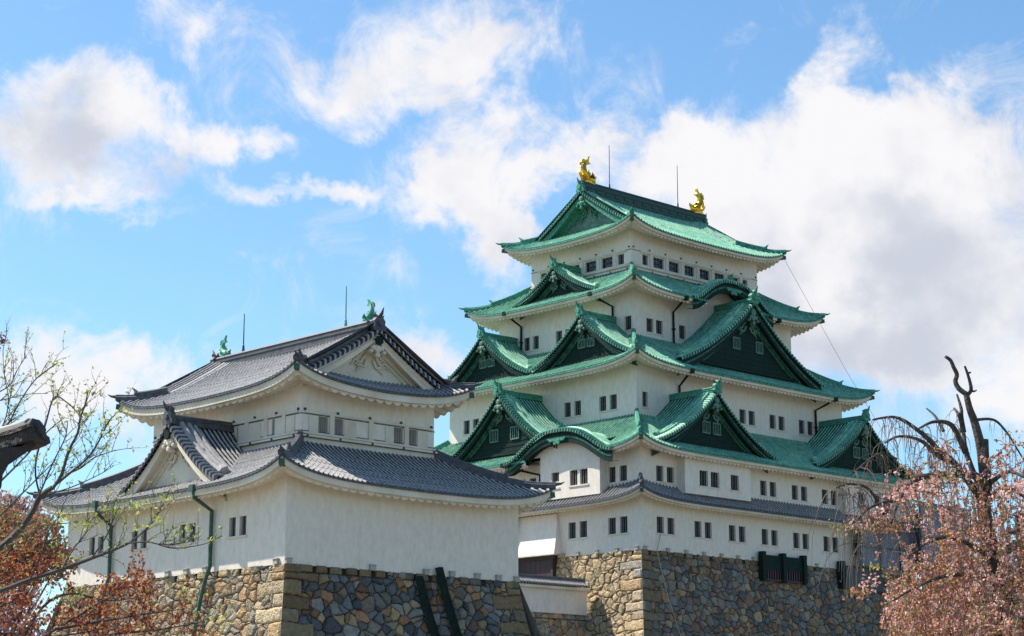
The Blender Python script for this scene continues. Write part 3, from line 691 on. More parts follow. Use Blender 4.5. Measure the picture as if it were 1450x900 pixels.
# ================================================================ SMALL KEEP
SW,SD=17.5,22.62
def build_small():
    root=empty('small_keep',(-12.324,106.4645,0),KEEP_ROT)
    tag(root,'two-storey white castle turret with dark grey tiled roofs, left of the tall keep','castle turret')
    rc=Rect(SW,SD); i2=3.65
    L1=[(t,11.75,.64,1.08) for p in (3.65,8.6,13.65,18.4) for t in (p,p+1.0)]
    storey(rc,root,0,9.9,15.1,dict(L=L1,R=[]))
    beam_ends(rc,root,'R',[.0,5.9,9.9,11.9,13.9,15.6,17.1],9.93,.33); beam_ends(rc,root,'L',[.5,7.2,9.1,11.0,12.8,14.6,16.4],9.93,.33)
    r1=Roof(rc,0,1.6,14.5,1.15,2.1,prof_fn(.43,.025),5.27,.34,.09)
    build_roof(r1,root,'tile',fh=.34,amp=.2,scal=.62,ridge_mat='tiledark',hw=.2,cap='greenpipe')
    gable(rc,root,'L',10.45,-.95,3.8,18.75,4.75,15.15,tmat='tile',rmat='tiledark',bmat='plaster2',tymat='plaster2',pitch=.34,ribh=.1,board=.62,k=.34,ridge_h=.6)
    gable(rc,root,'F',10.45,-.95,3.8,18.75,4.75,15.15,tmat='tile',rmat='tiledark',bmat='plaster2',tymat='plaster2',pitch=.34,ribh=.1,board=.62,k=.34,ridge_h=.6)
    R2=[(4.9,18.02,.74,1.0,'louvre'),(6.1,18.02,.66,1.0,'louvre'),(10.62,18.02,.74,1.0,'louvre'),(11.82,18.02,.66,1.0,'louvre')]
    L2=[(5.05,18.02,.25,1.0,'louvre'),(6.15,18.02,.3,1.0,'louvre'),(8.75,18.02,.22,1.0,'louvre'),(9.78,18.02,.2,1.0,'louvre')]
    mb=MB()
    for side,ws in (('R',R2),('L',L2),('F',[]),('B',[])): wall_face(mb,rc,side,i2,rc.len(side)-i2,i2,17.0,21.35,ws,depth=.14)
    wl=mb.build('wall','plaster',root)
    for side,ws in (('R',R2),('L',L2)):
        for w in ws: 
            g=MB(); sbox(g,rc,side,w[0],w[0]+w[2],i2+.12,i2+.16,w[1],w[1]+w[3]); 
            for k in range(1,5): sbox(g,rc,side,w[0]+w[2]*k/5-.02,w[0]+w[2]*k/5+.02,i2+.07,i2+.121,w[1],w[1]+w[3])
            g.build('window','louvre',wl)
    def pan(side,a,b):
        g=MB(); sbox(g,rc,side,a,b,i2-.06,i2+.01,18.04,19.0); g.build('shutter','plaster2',wl)
    for a,b in ((4.2,4.88),(6.8,7.7),(9.96,10.6),(12.5,13.3)): pan('R',a,b)
    for a,b in ((4.2,5.02),(5.4,6.1),(7.5,8.7),(9.05,9.75)): pan('L',a,b)
    band(rc,root,wl,i2,[(4.2,0,1.44,0),(6.1,0,1.6,0),(9.96,0,1.4,0),(11.82,0,1.48,0)],[(4.2,0,.85,0),(5.4,0,1.05,0),(7.5,0,1.2,0),(9.05,0,.9,0)],18.02,19.02,19.33,17.7,17.95)
    r2=Roof(rc,i2,1.75,20.68,1.15,2.1,prof_fn(.44,.018),3.2,.34,.09)
    mid=SW/2-r2.a
    r2o=build_roof(r2,root,'tile',fh=.40,amp=.22,scal=.68,ends='RB',dv=1.0,mid=mid,ridge_mat='tiledark',hw=.2,cap='greenpipe')
    pf=r2.prof; base=r2.zE
    for side in 'RB':
        gable(rc,root,side,SW/2,r2.a+.95,r2.a+3,0,mid-1.9,base+pf(1.9),sheet=False,zfun=lambda w: base+pf(np.maximum(mid-np.abs(w),0.))+.06,tmat='tile',rmat='tiledark',bmat='plaster2',tymat='plaster2',ty_set=.95,board=.6,ext=1.0,ty_bottom=base+pf(1.4)-.3)
    zr=base+pf(mid)
    rd=MB(); ya=r2.a+1.1; ridge_box(rd,[(SW/2,y,zr-.1) for y in (ya,ya+4,SD/2,SD-ya-4,SD-ya)],.24,.85); rd.build('main_ridge','tiledark',r2o)
    shachi(lambda a,b,z: Vector((SW/2+b,ya+.75-a,zr+.7+z)),root,.58,'fish'); shachi(lambda a,b,z: Vector((SW/2+b,SD-ya-.75+a,zr+.7+z)),root,.58,'fish')
    rod((SW/2,6.1,zr+.7),root,2.6,'fish'); rod((SW/2,16.7,zr+.7),root,2.6,'rod')
    def off(z): d=9.95-z; return .12*d+.015*d*d
    for (te,tw) in ((6.73,6.75),(17.0,17.3)):
        pts=[rc.v('L',te,-1.5,14.55),rc.v('L',te,-1.45,14.0),rc.v('L',tw,-.2,13.35),rc.v('L',tw,-.2,10.2),rc.v('L',tw+.1,-.35,9.6)]+[rc.v('L',tw+.25,-off(z)-.35,z) for z in (8.5,7,5.5)]
        pipe(root,pts,.12,'greenpipe')
    p0=rc.v('L',20.5,2.2,20.6); mb=MB(); mb.tube([p0,rc.v('L',20.8,-.9,15.0)],.02,5); mb.build('earth_wire','rod',root)
    return root,rc
M['fish']=mat('patina_bronze',(.10,.42,.26),.5,noise=[(4,(.04,.16,.11),.2)])
small,src = build_small()

# ================================================================ STONE BASES
PAL=np.array([(.50,.27,.15),(.54,.40,.22),(.44,.24,.12),(.20,.21,.22),(.27,.27,.26),(.16,.17,.19),(.33,.29,.23),(.40,.32,.21),(.24,.19,.15),(.30,.17,.12),(.13,.14,.15),(.36,.35,.32),(.22,.24,.25),(.46,.38,.26)])
def stone_face(mb, L, ztop, H, place, seed, cell=.62, step=.055, end0=True, end1=True, par=0, warm=.0, quoin=2.2, z_fine=None, top=True):
    """place(t, off, z) -> local points; batter formula shared by all walls"""
    g=np.random.default_rng(seed); zf = z_fine or H
    boff=lambda d:.12*d+.015*np.minimum(d,14)**2+ .0*d
    # the wall widens downwards: t runs past the ends by the batter
    ns=int(L/step); nz=int(zf/step)
    u=np.linspace(0,1,ns+1); d=np.linspace(0,zf,nz+1)
    if H>zf: d=np.concatenate([d,np.linspace(zf,H,12)[1:]])
    B=boff(d)[:,None]
    a=-B*(1 if end0 else 0); b=L+B*(1 if end1 else 0)
    T=a+(b-a)*u[None,:]; D=np.broadcast_to(d[:,None],T.shape)
    Xo=T.ravel(); Yo=D.ravel()
    def wob(a,b,n=7,f0=2.,f1=9.,amp=.03):
        r=0
        for _ in range(n):
            f=g.uniform(f0,f1); th=g.uniform(0,6.28); r=r+np.sin(f*(a*np.cos(th)+b*np.sin(th))+g.uniform(0,6.28))*amp*3/f
        return r
    X=Xo+wob(Xo,Yo); Y=Yo+wob(Xo,Yo)
    x0,x1=-4,L+4; nx=int((x1-x0)/cell/1.15)+1; ny=int((H+2)/cell)+2
    gx,gy=np.meshgrid(np.arange(nx),np.arange(ny)); 
    sx=x0+(gx+.5*(gy%2)+g.uniform(-.47,.47,gx.shape))*cell*1.15; sy=-1+(gy+g.uniform(-.46,.46,gx.shape))*cell
    wt=g.uniform(0,.5,gx.shape)*cell*cell
    sz=g.random(gx.shape); wt=wt+np.where(sz>.86,.35*cell*cell,0)
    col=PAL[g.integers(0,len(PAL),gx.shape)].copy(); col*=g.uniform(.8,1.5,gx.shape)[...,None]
    col=col*(1-warm)+warm*np.array([.74,.55,.30])*g.uniform(.7,1.2,gx.shape)[...,None]  # left faces blended towards gold: their sunlight is put into the stone colour
    tx=g.uniform(-.09,.09,gx.shape); tyy=g.uniform(-.09,.09,gx.shape); hh=g.uniform(-.05,.05,gx.shape)
    ci=np.clip(((X-x0)/(cell*1.15)).astype(int),0,nx-1); cj=np.clip(((Y+1)/cell).astype(int),0,ny-1)
    f1=np.full(len(X),1e9); f2=f1.copy(); id1=np.zeros(len(X),int); id2=id1.copy()
    asp=.85
    for dj in (-2,-1,0,1,2):
        for di in (-2,-1,0,1,2):
            ii=np.clip(ci+di,0,nx-1); jj=np.clip(cj+dj,0,ny-1)
            if di and (ii==ci).all(): continue
            k=jj*nx+ii
            dist=((X-sx.ravel()[k])*asp)**2+(Y-sy.ravel()[k])**2-wt.ravel()[k]
            new=dist<f1
            dup=(k==id1)&(f1<1e8)
            f2n=np.where(new&~dup,f1,np.where((dist<f2)&~dup,dist,f2)); i2n=np.where(new&~dup,id1,np.where((dist<f2)&~dup,k,id2))
            f1=np.where(new&~dup,dist,f1); id1=np.where(new&~dup,k,id1); f2=f2n; id2=i2n
    sep=np.hypot(sx.ravel()[id1]-sx.ravel()[id2],sy.ravel()[id1]-sy.ravel()[id2])+1e-3
    e=(f2-f1)/(2*sep)
    if warm<.13: col=col*.74  # right faces dimmed: their shade is put into the stone colour
    C=col.reshape(-1,3)[id1]; tilt=tx.ravel()[id1]*(X-sx.ravel()[id1])+tyy.ravel()[id1]*(Y-sy.ravel()[id1])+hh.ravel()[id1]
    X=Xo; Y=Yo
    # squared stones: corners and cap course
    def rect_cells(mask,xa,xb,ya,yb,idc):
        nonlocal e,C,tilt
        er=np.minimum.reduce([X-xa,xb-X,Y-ya,yb-Y]); er=np.maximum(er,0)
        gg=np.random.default_rng(seed+11); pc=np.array([(.42,.31,.17),(.36,.28,.18),(.44,.34,.21),(.30,.26,.21),(.40,.27,.14)]); pc=pc*(.72 if warm<.13 else 1.7)  # squared stones likewise: painted brighter on sunlit faces, darker on shaded ones
        cc=pc[gg.integers(0,len(pc),400)][idc%400]*gg.uniform(.75,1.15,400)[idc%400][:,None]
        e=np.where(mask,er,e); C=np.where(mask[:,None],cc,C); tilt=np.where(mask,gg.uniform(-.03,.05,400)[idc%400],tilt)
    for end,on in ((0,end0),(1,end1)):
        if not on: continue
        bo=boff(Y); s=(X+bo) if end==0 else (L+bo-X)
        rh=.82; Yw=Y+.10*np.sin(Y*1.7+seed)+.05*np.sin(X*2.2+Y*.8); row=np.floor(Yw/rh).astype(int); ln=np.where((row+par+end)%2==0,quoin,quoin*.5)*(1+.15*np.sin(row*2.3))
        m=s<ln
        if end==0: rect_cells(m,-bo-1,-bo+ln,row*rh+(Y-Yw),(row+1)*rh+(Y-Yw),row+50*end)
        else: rect_cells(m,L+bo-ln,L+bo+1,row*rh+(Y-Yw),(row+1)*rh+(Y-Yw),row+50*end)
        e=np.where((~m)&(s-ln<e)&(s-ln>0),s-ln,e)
    if top:
        rh=.42; m=Y<rh; wd=1.0+0*X; kx=np.floor((X+.25*np.sin(np.floor(X)*3.1))/1.05).astype(int)
        mk=m&((np.sin(kx*12.9898+seed)*43758.5)%1<.55)
        rect_cells(mk,kx*1.05-.2,kx*1.05+.85,0*X-.5,0*X+rh,kx+150)
        e=np.where((~mk)&(Y-rh<e)&(Y>rh),Y-rh,e)
    h=.17*(1-np.exp(-np.maximum(e,0)/.05))+tilt*1.5*np.clip(e/.1,0,1)-.12+wob(Xo,Yo,10,8,22,.012)
    fine=g.normal(0,.012,len(X)); h=h+fine
    # vanish at the corners so that both faces meet
    s0=(X+boff(Y)) if end0 else 1e3; s1=(L+boff(Y)-X) if end1 else 1e3
    k=np.clip(np.minimum(s0,s1)/.12,0,1); h=h*k
    C=C*np.where(e<.022,.35,1)[:,None] if False else C
    C=C*(1+.9*wob(Xo,Yo,10,5,20,.12))[:,None]; C=np.where((e<.02)[:,None],np.array([.035,.03,.024]),np.clip(C,.03,.8))
    P=place(X,boff(Y)+h,ztop-Y).reshape(T.shape+(3,))
    mb.grid(P,tone=C.reshape(T.shape+(3,)))
def stone_base(name,label,cat,loc,rc,ztop,H,zf,sides,cell,seed,step=.055,warmL=.35,warmR=0.):
    root=empty(name,loc,KEEP_ROT); tag(root,label,cat)
    for n,side in enumerate(sides):
        mb=MB()
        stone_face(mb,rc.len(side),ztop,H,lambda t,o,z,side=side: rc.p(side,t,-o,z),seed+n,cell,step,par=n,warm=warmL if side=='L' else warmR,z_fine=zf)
        mb.build('stone_face','stone',root,attr='stone')
    mb=MB(); 
    for side in 'RLFB':
        if side in sides: continue
        bo=.12*H+.015*min(H,14)**2; L=rc.len(side)
        mb.add([rc.v(side,0,0,ztop),rc.v(side,L,0,ztop),rc.v(side,L+bo,-bo,ztop-H),rc.v(side,-bo,-bo,ztop-H)],[0,1,2,3],tone=(.25,.24,.22))
    mb.add([rc.v('R',0,0,ztop-.005),rc.v('R',rc.W,0,ztop-.005),rc.v('R',rc.W,rc.D,ztop-.005),rc.v('R',0,rc.D,ztop-.005)],[0,1,2,3],tone=(.25,.24,.22))
    mb.build('stone_core','stone',root,attr='stone')
    return root
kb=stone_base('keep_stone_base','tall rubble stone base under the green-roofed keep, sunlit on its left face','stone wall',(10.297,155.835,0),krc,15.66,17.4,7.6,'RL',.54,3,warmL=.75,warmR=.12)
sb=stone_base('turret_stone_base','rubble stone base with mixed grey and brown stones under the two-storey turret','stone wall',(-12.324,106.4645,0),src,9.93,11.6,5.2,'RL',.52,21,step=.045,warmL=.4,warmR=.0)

# ---------------------------------------------------------------- things on the stone walls
UX=Vector((math.sin(YAW),math.cos(YAW),0)); UY=Vector((-math.cos(YAW),math.sin(YAW),0))
def local_root(name, base_rc_loc, r, l, z):
    """an Empty at local (r,l,z) of a castle frame; returned with the offset to subtract from local points"""
    loc=Vector(base_rc_loc)+UX*r+UY*l+Vector((0,0,z)); o=empty(name,loc,KEEP_ROT); return o
KL0=(10.297,155.835,0); SL0=(-12.324,106.4645,0)
class Sub(Rect):
    """same sides, but points relative to (r,l,z)"""
    def __init__(s, rc, r, l, z): s.W=rc.W; s.D=rc.D; s.o=np.array([r,l,z])
    def p(s, side, t, q, z): return Rect.p(s,side,t,q,z)-s.o
# low roofed wall on the bridge between the two keeps
o=local_root('bridge_wall',KL0,-17,5.2,10.6); tag(o,'low white wall with a small tiled coping on the stone bridge between the two towers','wall'); rb=Sub(krc,-17,5.2,10.6)
mb=MB(); sbox(mb,rb,'R',-32,-1.15,5.0,5.4,10.62,12.72); mb.build('wall','plaster',o)
T,H=rib_samples(-32,-1.3,.33); mb=MB()
for sg in (-1,1):
    d=np.array([0,.16,.4,.7]); zz=13.32-d*.62
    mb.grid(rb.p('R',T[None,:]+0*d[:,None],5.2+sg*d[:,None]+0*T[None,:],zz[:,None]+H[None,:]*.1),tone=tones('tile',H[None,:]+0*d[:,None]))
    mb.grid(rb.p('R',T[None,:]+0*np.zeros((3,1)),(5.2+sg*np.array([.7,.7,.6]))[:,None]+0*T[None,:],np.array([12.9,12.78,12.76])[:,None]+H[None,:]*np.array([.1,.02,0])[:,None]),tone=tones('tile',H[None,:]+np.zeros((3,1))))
cp=mb.build('tile_coping','tile',o)
mb=MB(); mb.sweep([rb.v('R',t,5.2,13.28) for t in (-32,-15,-1.25)],[(-.16,-.05),(-.16,.16),(-.08,.25),(.08,.25),(.16,.16),(.16,-.05)]); mb.build('ridge','tiledark',cp)
mb=MB(); sbox(mb,rb,'R',-32,-1.2,4.62,4.98,12.5,12.72); mb.build('eave','plaster2',o)
o=local_root('bridge_stonework',KL0,-6,6,-1.74); tag(o,'strip of rubble stonework under the low white wall between the two stone bases','stone wall')
rb=Sub(krc,-6,6,-1.74); mb=MB()
stone_face(mb,31,10.6,12.34,lambda t,oo,z: rb.p('R',t-32,5.0-oo*.35,z),77,.6,.07,end0=False,end1=False,warm=.25,z_fine=3.2)
mb.build('stone_face','stone',o,attr='stone')
mb=MB(); mb.tone=[]; mb.add([rb.v('R',-32,4.9,10.55),rb.v('R',-.5,4.9,10.55),rb.v('R',-.5,9.5,10.55),rb.v('R',-32,9.5,10.55)],[0,1,2,3],tone=(.3,.28,.24)); mb.build('bridge_floor','stone',o,attr='stone')
# gate under the drop chute
o=local_root('stone_gate',KL0,-.3,11.6,13.9); tag(o,'dark red wooden gate below the white flared chute of the keep','gate'); rb=Sub(krc,-.3,11.6,13.9)
mb=MB()
for k in range(9): sbox(mb,rb,'L',9.75+k*.62,9.75+k*.62+.59,-.5,-.2,14.1,15.6)
mb.build('gate_leaf','redwood',o)
mb=MB(); sbox(mb,rb,'L',9.4,15.6,-.62,-.1,15.5,15.8); sbox(mb,rb,'L',9.45,9.72,-.6,-.1,13.8,15.5); sbox(mb,rb,'L',9.4,15.6,-.62,-.1,13.75,14.0); mb.build('gate_frame','wood',o)
# timber shutter in the stone base
o=local_root('timber_shutter',KL0,17.2,-.3,14.0); tag(o,'dark green timber shutter with three posts set in the right stone face','shutter'); rb=Sub(krc,17.2,-.3,14.0)
for t in (14.25,16.95,19.75): mb=MB(); sbox(mb,rb,'R',t,t+.42,-.72,-.2,13.95,16.42); mb.build('post','darkpipe',o)
mb=MB()
for k in range(7): sbox(mb,rb,'R',14.6,19.9,-.52+.01*(k%2),-.22,14.98+k*.17,15.14+k*.17)
mb.build('board_panel','bronze',o)
mb=MB(); sbox(mb,rb,'R',14.6,19.9,-.34,-.22,14.02,14.97)
for k in range(16): sbox(mb,rb,'R',14.75+k*.32,14.9+k*.32,-.5,-.34,14.02,14.97)
sbox(mb,rb,'R',14.6,19.9,-.56,-.3,14.0,14.14); mb.build('grille','redwood',o)
# second opening with a hoarding
o=local_root('timber_doorway',KL0,27,-.3,14.0); tag(o,'black timber doorway frame at the right end of the stone base, below blue-grey sheets','doorway'); rb=Sub(krc,27,-.3,14.0)
mb=MB(); sbox(mb,rb,'R',25.05,25.5,-.8,-.2,13.9,16.3); mb.build('post','darkpipe',o)
mb=MB(); sbox(mb,rb,'R',25.5,31.2,-.6,-.25,13.9,15.95); mb.build('opening_shade','steel',o)  # black box standing in for the shade inside the opening
o=local_root('site_hoarding',KL0,32,-1.5,0); tag(o,'blue-grey sheeted scaffold enclosure behind the pink cherry at the right end of the keep','scaffold'); rb=Sub(krc,32,-1.5,0)
mb=MB()
for k in range(7): sbox(mb,rb,'R',27.1+k*1.36,27.1+k*1.36+1.33,-1.2+.02*(k%2),-1.1,16.0,19.55 if k<5 else 19.9)
for k in range(8): sbox(mb,rb,'R',34.7+k*1.0,34.7+k*1.0+.97,-2.4+.02*(k%2),-2.3,4.5,22.2)
mb.build('sheeting','sheet',o)
mb=MB()
for t in (27.1,30.,33.,36.4): sbox(mb,rb,'R',t,t+.12,-1.32,-1.21,15.9,19.7)
for t in (34.6,38.4,42.7): sbox(mb,rb,'R',t,t+.12,-2.52,-2.41,-1.7,22.4)
for z in (15.9,17.7,19.6): sbox(mb,rb,'R',27.0,36.4,-1.30,-1.22,z,z+.09)
for z in (11.5,14,16.5,19,22.1): sbox(mb,rb,'R',34.6,42.8,-2.50,-2.42,z,z+.09)
mb.build('frame','steel',o)
# long gutters leaning on the turret base
offz=lambda z:(.12*(9.95-z)+.015*(9.95-z)**2)
for n,(a,b,lab) in enumerate((((9.3,9.75),(11.3,1.0),'left of two dark green timber gutters leaning on the turret stonework'),((10.85,10.35),(13.2,1.0),'right and taller of two dark green timber gutters leaning on the turret stonework'))):
    o=local_root('timber_gutter',SL0,b[0],-offz(b[1]),b[1]); tag(o,lab,'gutter','timber gutters on the turret base'); rb=Sub(src,b[0],-offz(b[1]),b[1])
    zs=np.linspace(a[1],b[1],8); ts=np.interp(zs,[b[1],a[1]],[b[0],a[0]])
    for side_ in ((-.12,-.05),(.05,.12)):
        mb=MB(); mb.sweep([rb.v('R',t+(side_[0]+side_[1])/2,-max(offz(min(z,9.95)),0)-.28,z) for t,z in zip(ts,zs)],[(-.045,-.14),(-.045,.2),(.045,.2),(.045,-.14)]); mb.build('rail','darkpipe',o)
    mb=MB(); mb.sweep([rb.v('R',t,-max(offz(min(z,9.95)),0)-.2,z) for t,z in zip(ts,zs)],[(-.1,-.05),(-.1,.04),(.1,.04),(.1,-.05)]); mb.build('channel','bronze',o)

# ---------------------------------------------------------------- ground
mb=MB(); n=24; g_=np.linspace(-1,1,n); gx=np.sign(g_)*np.abs(g_)**2*2500
P=np.zeros((n,n,3)); P[...,0]=gx[None,:]; P[...,1]=gx[:,None]; P[...,2]=-1.7
mb.grid(P); tag(mb.build('ground','ground'),kind='structure')

# ---------------------------------------------------------------- gate roof end at the left edge
D=9.
p0=W(-70,700,D); o=empty('gate_roof',(p0.x,p0.y,-1.7)); tag(o,'end of a dark tiled gate roof with a rounded ridge tip at the left edge','gate roof')
def rel(o,p): return Vector(p)-o.location
mb=MB(); pts=[W(x,y,D+dy) for x,y,dy in ((-140,646,.5),(-60,634,.35),(-20,628,.22),(12,622,.1),(34,616,.03),(47,611,-.02),(55,607,-.03))]
mb.sweep([rel(o,p) for p in pts],[(-.07,-.06),(-.075,-.03),(-.055,-.028),(-.055,.0),(-.065,.002),(-.065,.02),(-.03,.05),(.03,.05),(.065,.02),(.065,.002),(.055,0),(.055,-.028),(.075,-.03),(.07,-.06)]); mb.tube([rel(o,W(50,612,D)),rel(o,W(56,608,D)),rel(o,W(59,606,D))],[.06,.062,.045],12); mb.build('ridge_beam','wood',o)
mb=MB(); mb.sweep([rel(o,p)+Vector((0,0,.046)) for p in pts[:-1]],[(-.05,-.03),(-.05,.0),(-.03,.014),(.03,.014),(.05,0),(.05,-.03)]); mb.build('ridge_cap','capstone',o)
mb=MB(); poly=[(-90,640),(30,632),(48,622),(50,632),(38,640),(24,650),(12,658),(4,672),(2,690),(-8,704),(-90,720)]
mb.prism(poly,lambda a,b: rel(o,W(a,b,D-.05)),lambda a,b: rel(o,W(a,b,D+.2))); mb.build('eave_bracket','wood',o)
mb=MB(); q=rel(o,W(-60,700,D)); mb.box(q.x-.09,q.x+.09,q.y-.05,q.y+.13,0,rel(o,W(0,690,D)).z); mb.build('post','wood',o)
# dark post by the right edge
D=36.; p0=W(1446,780,D); o=empty('dark_post',(p0.x,p0.y,-1.7)); tag(o,'dark timber post with a crossbar at the right edge behind the cherry branches','post')
t_=rel(o,W(1442,728,D)).z; mb=MB(); mb.box(-.07,.07,-.07,.07,0,t_); mb.box(-.1,.1,-.1,.1,t_-.02,t_+.03); mb.build('upright','wood',o)
mb=MB(); zc=rel(o,W(1442,752,D)).z; mb.box(-.22,1.2,-.05,.05,zc-.05,zc+.05); mb.box(-.15,1.2,-.04,.04,zc-.22,zc-.16); mb.build('crossbar','wood',o)

# ---------------------------------------------------------------- trees
def smooth_path(P, n=4):
    P=[Vector(p) for p in P]; out=[]
    for i in range(len(P)-1):
        a=P[max(i-1,0)]; b=P[i]; c=P[i+1]; d=P[min(i+2,len(P)-1)]
        for k in range(n):
            t=k/n; out.append(.5*((2*b)+(c-a)*t+(2*a-5*b+4*c-d)*t*t+(3*b-a-3*c+d)*t**3))
    out.append(P[-1]); return out
def limb(mb, px, D, r0, r1, o, depth=(0,0), n=6, wob=0.):
    m=len(px); P=[]
    for k,(x,y) in enumerate(px):
        P.append(W(x,y,D+depth[0]+(depth[1]-depth[0])*k/(m-1)+random.uniform(-wob,wob))-o.location)
    Q=smooth_path(P); L=len(Q)
    mb.tube(Q,[r0+(r1-r0)*i/(L-1) for i in range(L)],n); return Q
def rvec(): 
    v=Vector((random.gauss(0,1),random.gauss(0,1),random.gauss(0,1))); return v.normalized()
class Leaves:
    def __init__(s): s.c=[];s.sz=[];s.t=[]
    def add(s,p,size,tone): s.c.append(tuple(p)); s.sz.append(size); s.t.append(tone)
    def build(s,name,parent,asp=.55,seed=1):
        g=np.random.default_rng(seed); C=np.array(s.c); n=len(C); S=np.array(s.sz)[:,None]
        a=g.normal(size=(n,3)); a/=np.linalg.norm(a,axis=1)[:,None]; b=np.cross(a,g.normal(size=(n,3))); b/=np.linalg.norm(b,axis=1)[:,None]
        c=np.cross(a,b)
        V=np.stack([C-a*S, C+b*S*asp+c*S*.12, C+a*S, C-b*S*asp+c*S*.12],1).reshape(-1,3)
        F=np.arange(n*4).reshape(n,4); T=np.repeat(np.array(s.t)*g.uniform(.75,1.25,(n,1)),4,0)
        mb=MB(); mb.add(V,F,tone=T); return mb.build(name,'petals',parent,attr='tone')
def twigs(mb, lv, path, n, ln, r, tones, up=.5, size=.022, per=8, grav=0., sub=2, t0=.25, spread=.8):
    L=len(path)
    for _ in range(n):
        i=min(L-2,int(random.uniform(t0,1)*(L-1))); p=path[i]; d=(path[i+1]-path[i]).normalized()
        v=(d*.7+rvec()*spread+Vector((0,0,up))).normalized(); l=ln*random.uniform(.5,1.2); pts=[p.copy()]; q=p.copy()
        for k in range(5):
            v=(v+rvec()*.22+Vector((0,0,-grav))).normalized(); q=q+v*(l/5); pts.append(q.copy())
        mb.tube(pts,[r*(1-.15*k) for k in range(6)],4)
        for k in range(per):
            a=random.uniform(.25,1)*5; j=min(4,int(a)); c=pts[j].lerp(pts[j+1],a-j)+rvec()*size*1.1
            lv.add(c,size*random.uniform(.6,1.3),random.choice(tones))
        if sub:
            twigs(mb,lv,pts,sub,ln*.5,r*.6,tones,up,size,per,grav,0,.3,spread)
# spring tree at the left
def spring_tree():
    D=14.; b=Vector((-5.4,14.6,-1.7)); o=empty('spring_tree',b); tag(o,'slender tree with bare grey twigs and tiny yellow-green leaves in front of the turret','tree')
    tr=MB(); tr.tube(smooth_path([Vector((0,0,0)),Vector((.15,-.1,1.)),W(-300,830,D)-b,W(-120,815,D)-b,W(-40,800,D)-b]),[.16,.155,.15,.14,.13,.12,.11,.10,.09,.08,.07,.065,.06,.055,.05,.05,.04],8); tr.build('trunk','barkd',o)
    br=MB(); lv=Leaves(); yg=[(.50,.52,.10),(.42,.46,.10),(.60,.58,.16),(.26,.30,.08)]
    px=[([(-40,800),(0,775),(25,752),(43,728),(57,703),(74,690)],.028,.018,0),
     ([(74,692),(87,672),(97,639),(110,613),(114,590),(121,572),(124,554)],.013,.004,1),
     ([(80,685),(102,667),(123,649),(138,628),(153,598),(162,588)],.010,.004,1),([(92,672),(115,662),(133,648),(164,637)],.007,.003,1),
     ([(-60,850),(0,836),(43,820),(87,806),(130,790),(159,779),(185,767),(202,753),(219,735),(237,702)],.020,.004,1),
     ([(180,769),(208,767),(231,771),(260,767),(273,753)],.006,.003,1),([(225,771),(248,776),(289,770),(314,758)],.006,.002,1),
     ([(87,806),(105,775),(121,755),(128,737),(150,724),(190,716)],.008,.003,1),([(130,790),(150,760),(160,735),(170,715)],.006,.002,1),
     ([(-20,565),(0,554),(15,544),(23,526),(38,503)],.006,.002,1),([(-20,620),(0,608),(13,598),(26,572),(51,536),(79,516)],.009,.003,1),
     ([(-20,572),(0,567),(38,558),(68,557)],.005,.002,1),([(57,703),(50,660),(66,595),(77,562),(94,569),(108,582),(118,596)],.008,.003,1),
     ([(-40,720),(0,682),(38,644),(66,612),(92,590)],.010,.003,1),([(43,728),(60,690),(75,655),(92,620),(96,596)],.008,.003,1),
     ([(-30,640),(0,610),(12,570),(6,530),(4,500)],.006,.002,1),([(60,702),(100,690),(140,672),(160,660)],.006,.002,1),([(0,775),(30,765),(60,745),(100,740)],.008,.003,1),
     ([(-30,760),(10,720),(40,690),(80,650)],.008,.003,1),([(43,820),(60,780),(70,750),(90,720)],.007,.002,1)]
    for P,r0,r1,k in px:
        Q=limb(br,P,D,r0,r1,o,depth=(0,random.uniform(-.7,.7)) if k else (0,0),wob=.04)
        if k: twigs(br,lv,Q,max(5,int(len(Q)*.55)),.26,.0034,yg,up=.55,size=.0125,per=3,sub=2,t0=.15)
    # tufts at the ends of the lower boughs
    for x,y,rr,n in ((190,716,16,45),(165,722,14,35),(235,705,10,30),(222,735,10,26),(258,752,14,24),(205,745,12,26),(128,740,10,22),(298,765,9,16),(150,592,18,45),(118,585,14,30),(124,556,7,16),(152,610,12,28),(100,640,10,14),(60,530,9,10),(85,660,12,18),(110,745,12,16),(180,585,12,20),(92,790,10,10)):
        for _ in range(int(n*.75)): lv.add(W(x+random.gauss(0,rr*.6),y+random.gauss(0,rr*.35),D+random.uniform(-.3,.3))-b,.019*random.uniform(.6,1.3),random.choice(yg))
    for _ in range(60): lv.add(W(1+random.gauss(0,5),481+random.gauss(0,4),D)-b,.014,random.choice([(.25,.08,.08),(.4,.2,.2)]))
    br.build('branches','twigg',o); lv.build('leaves',o,.55,3)
spring_tree()
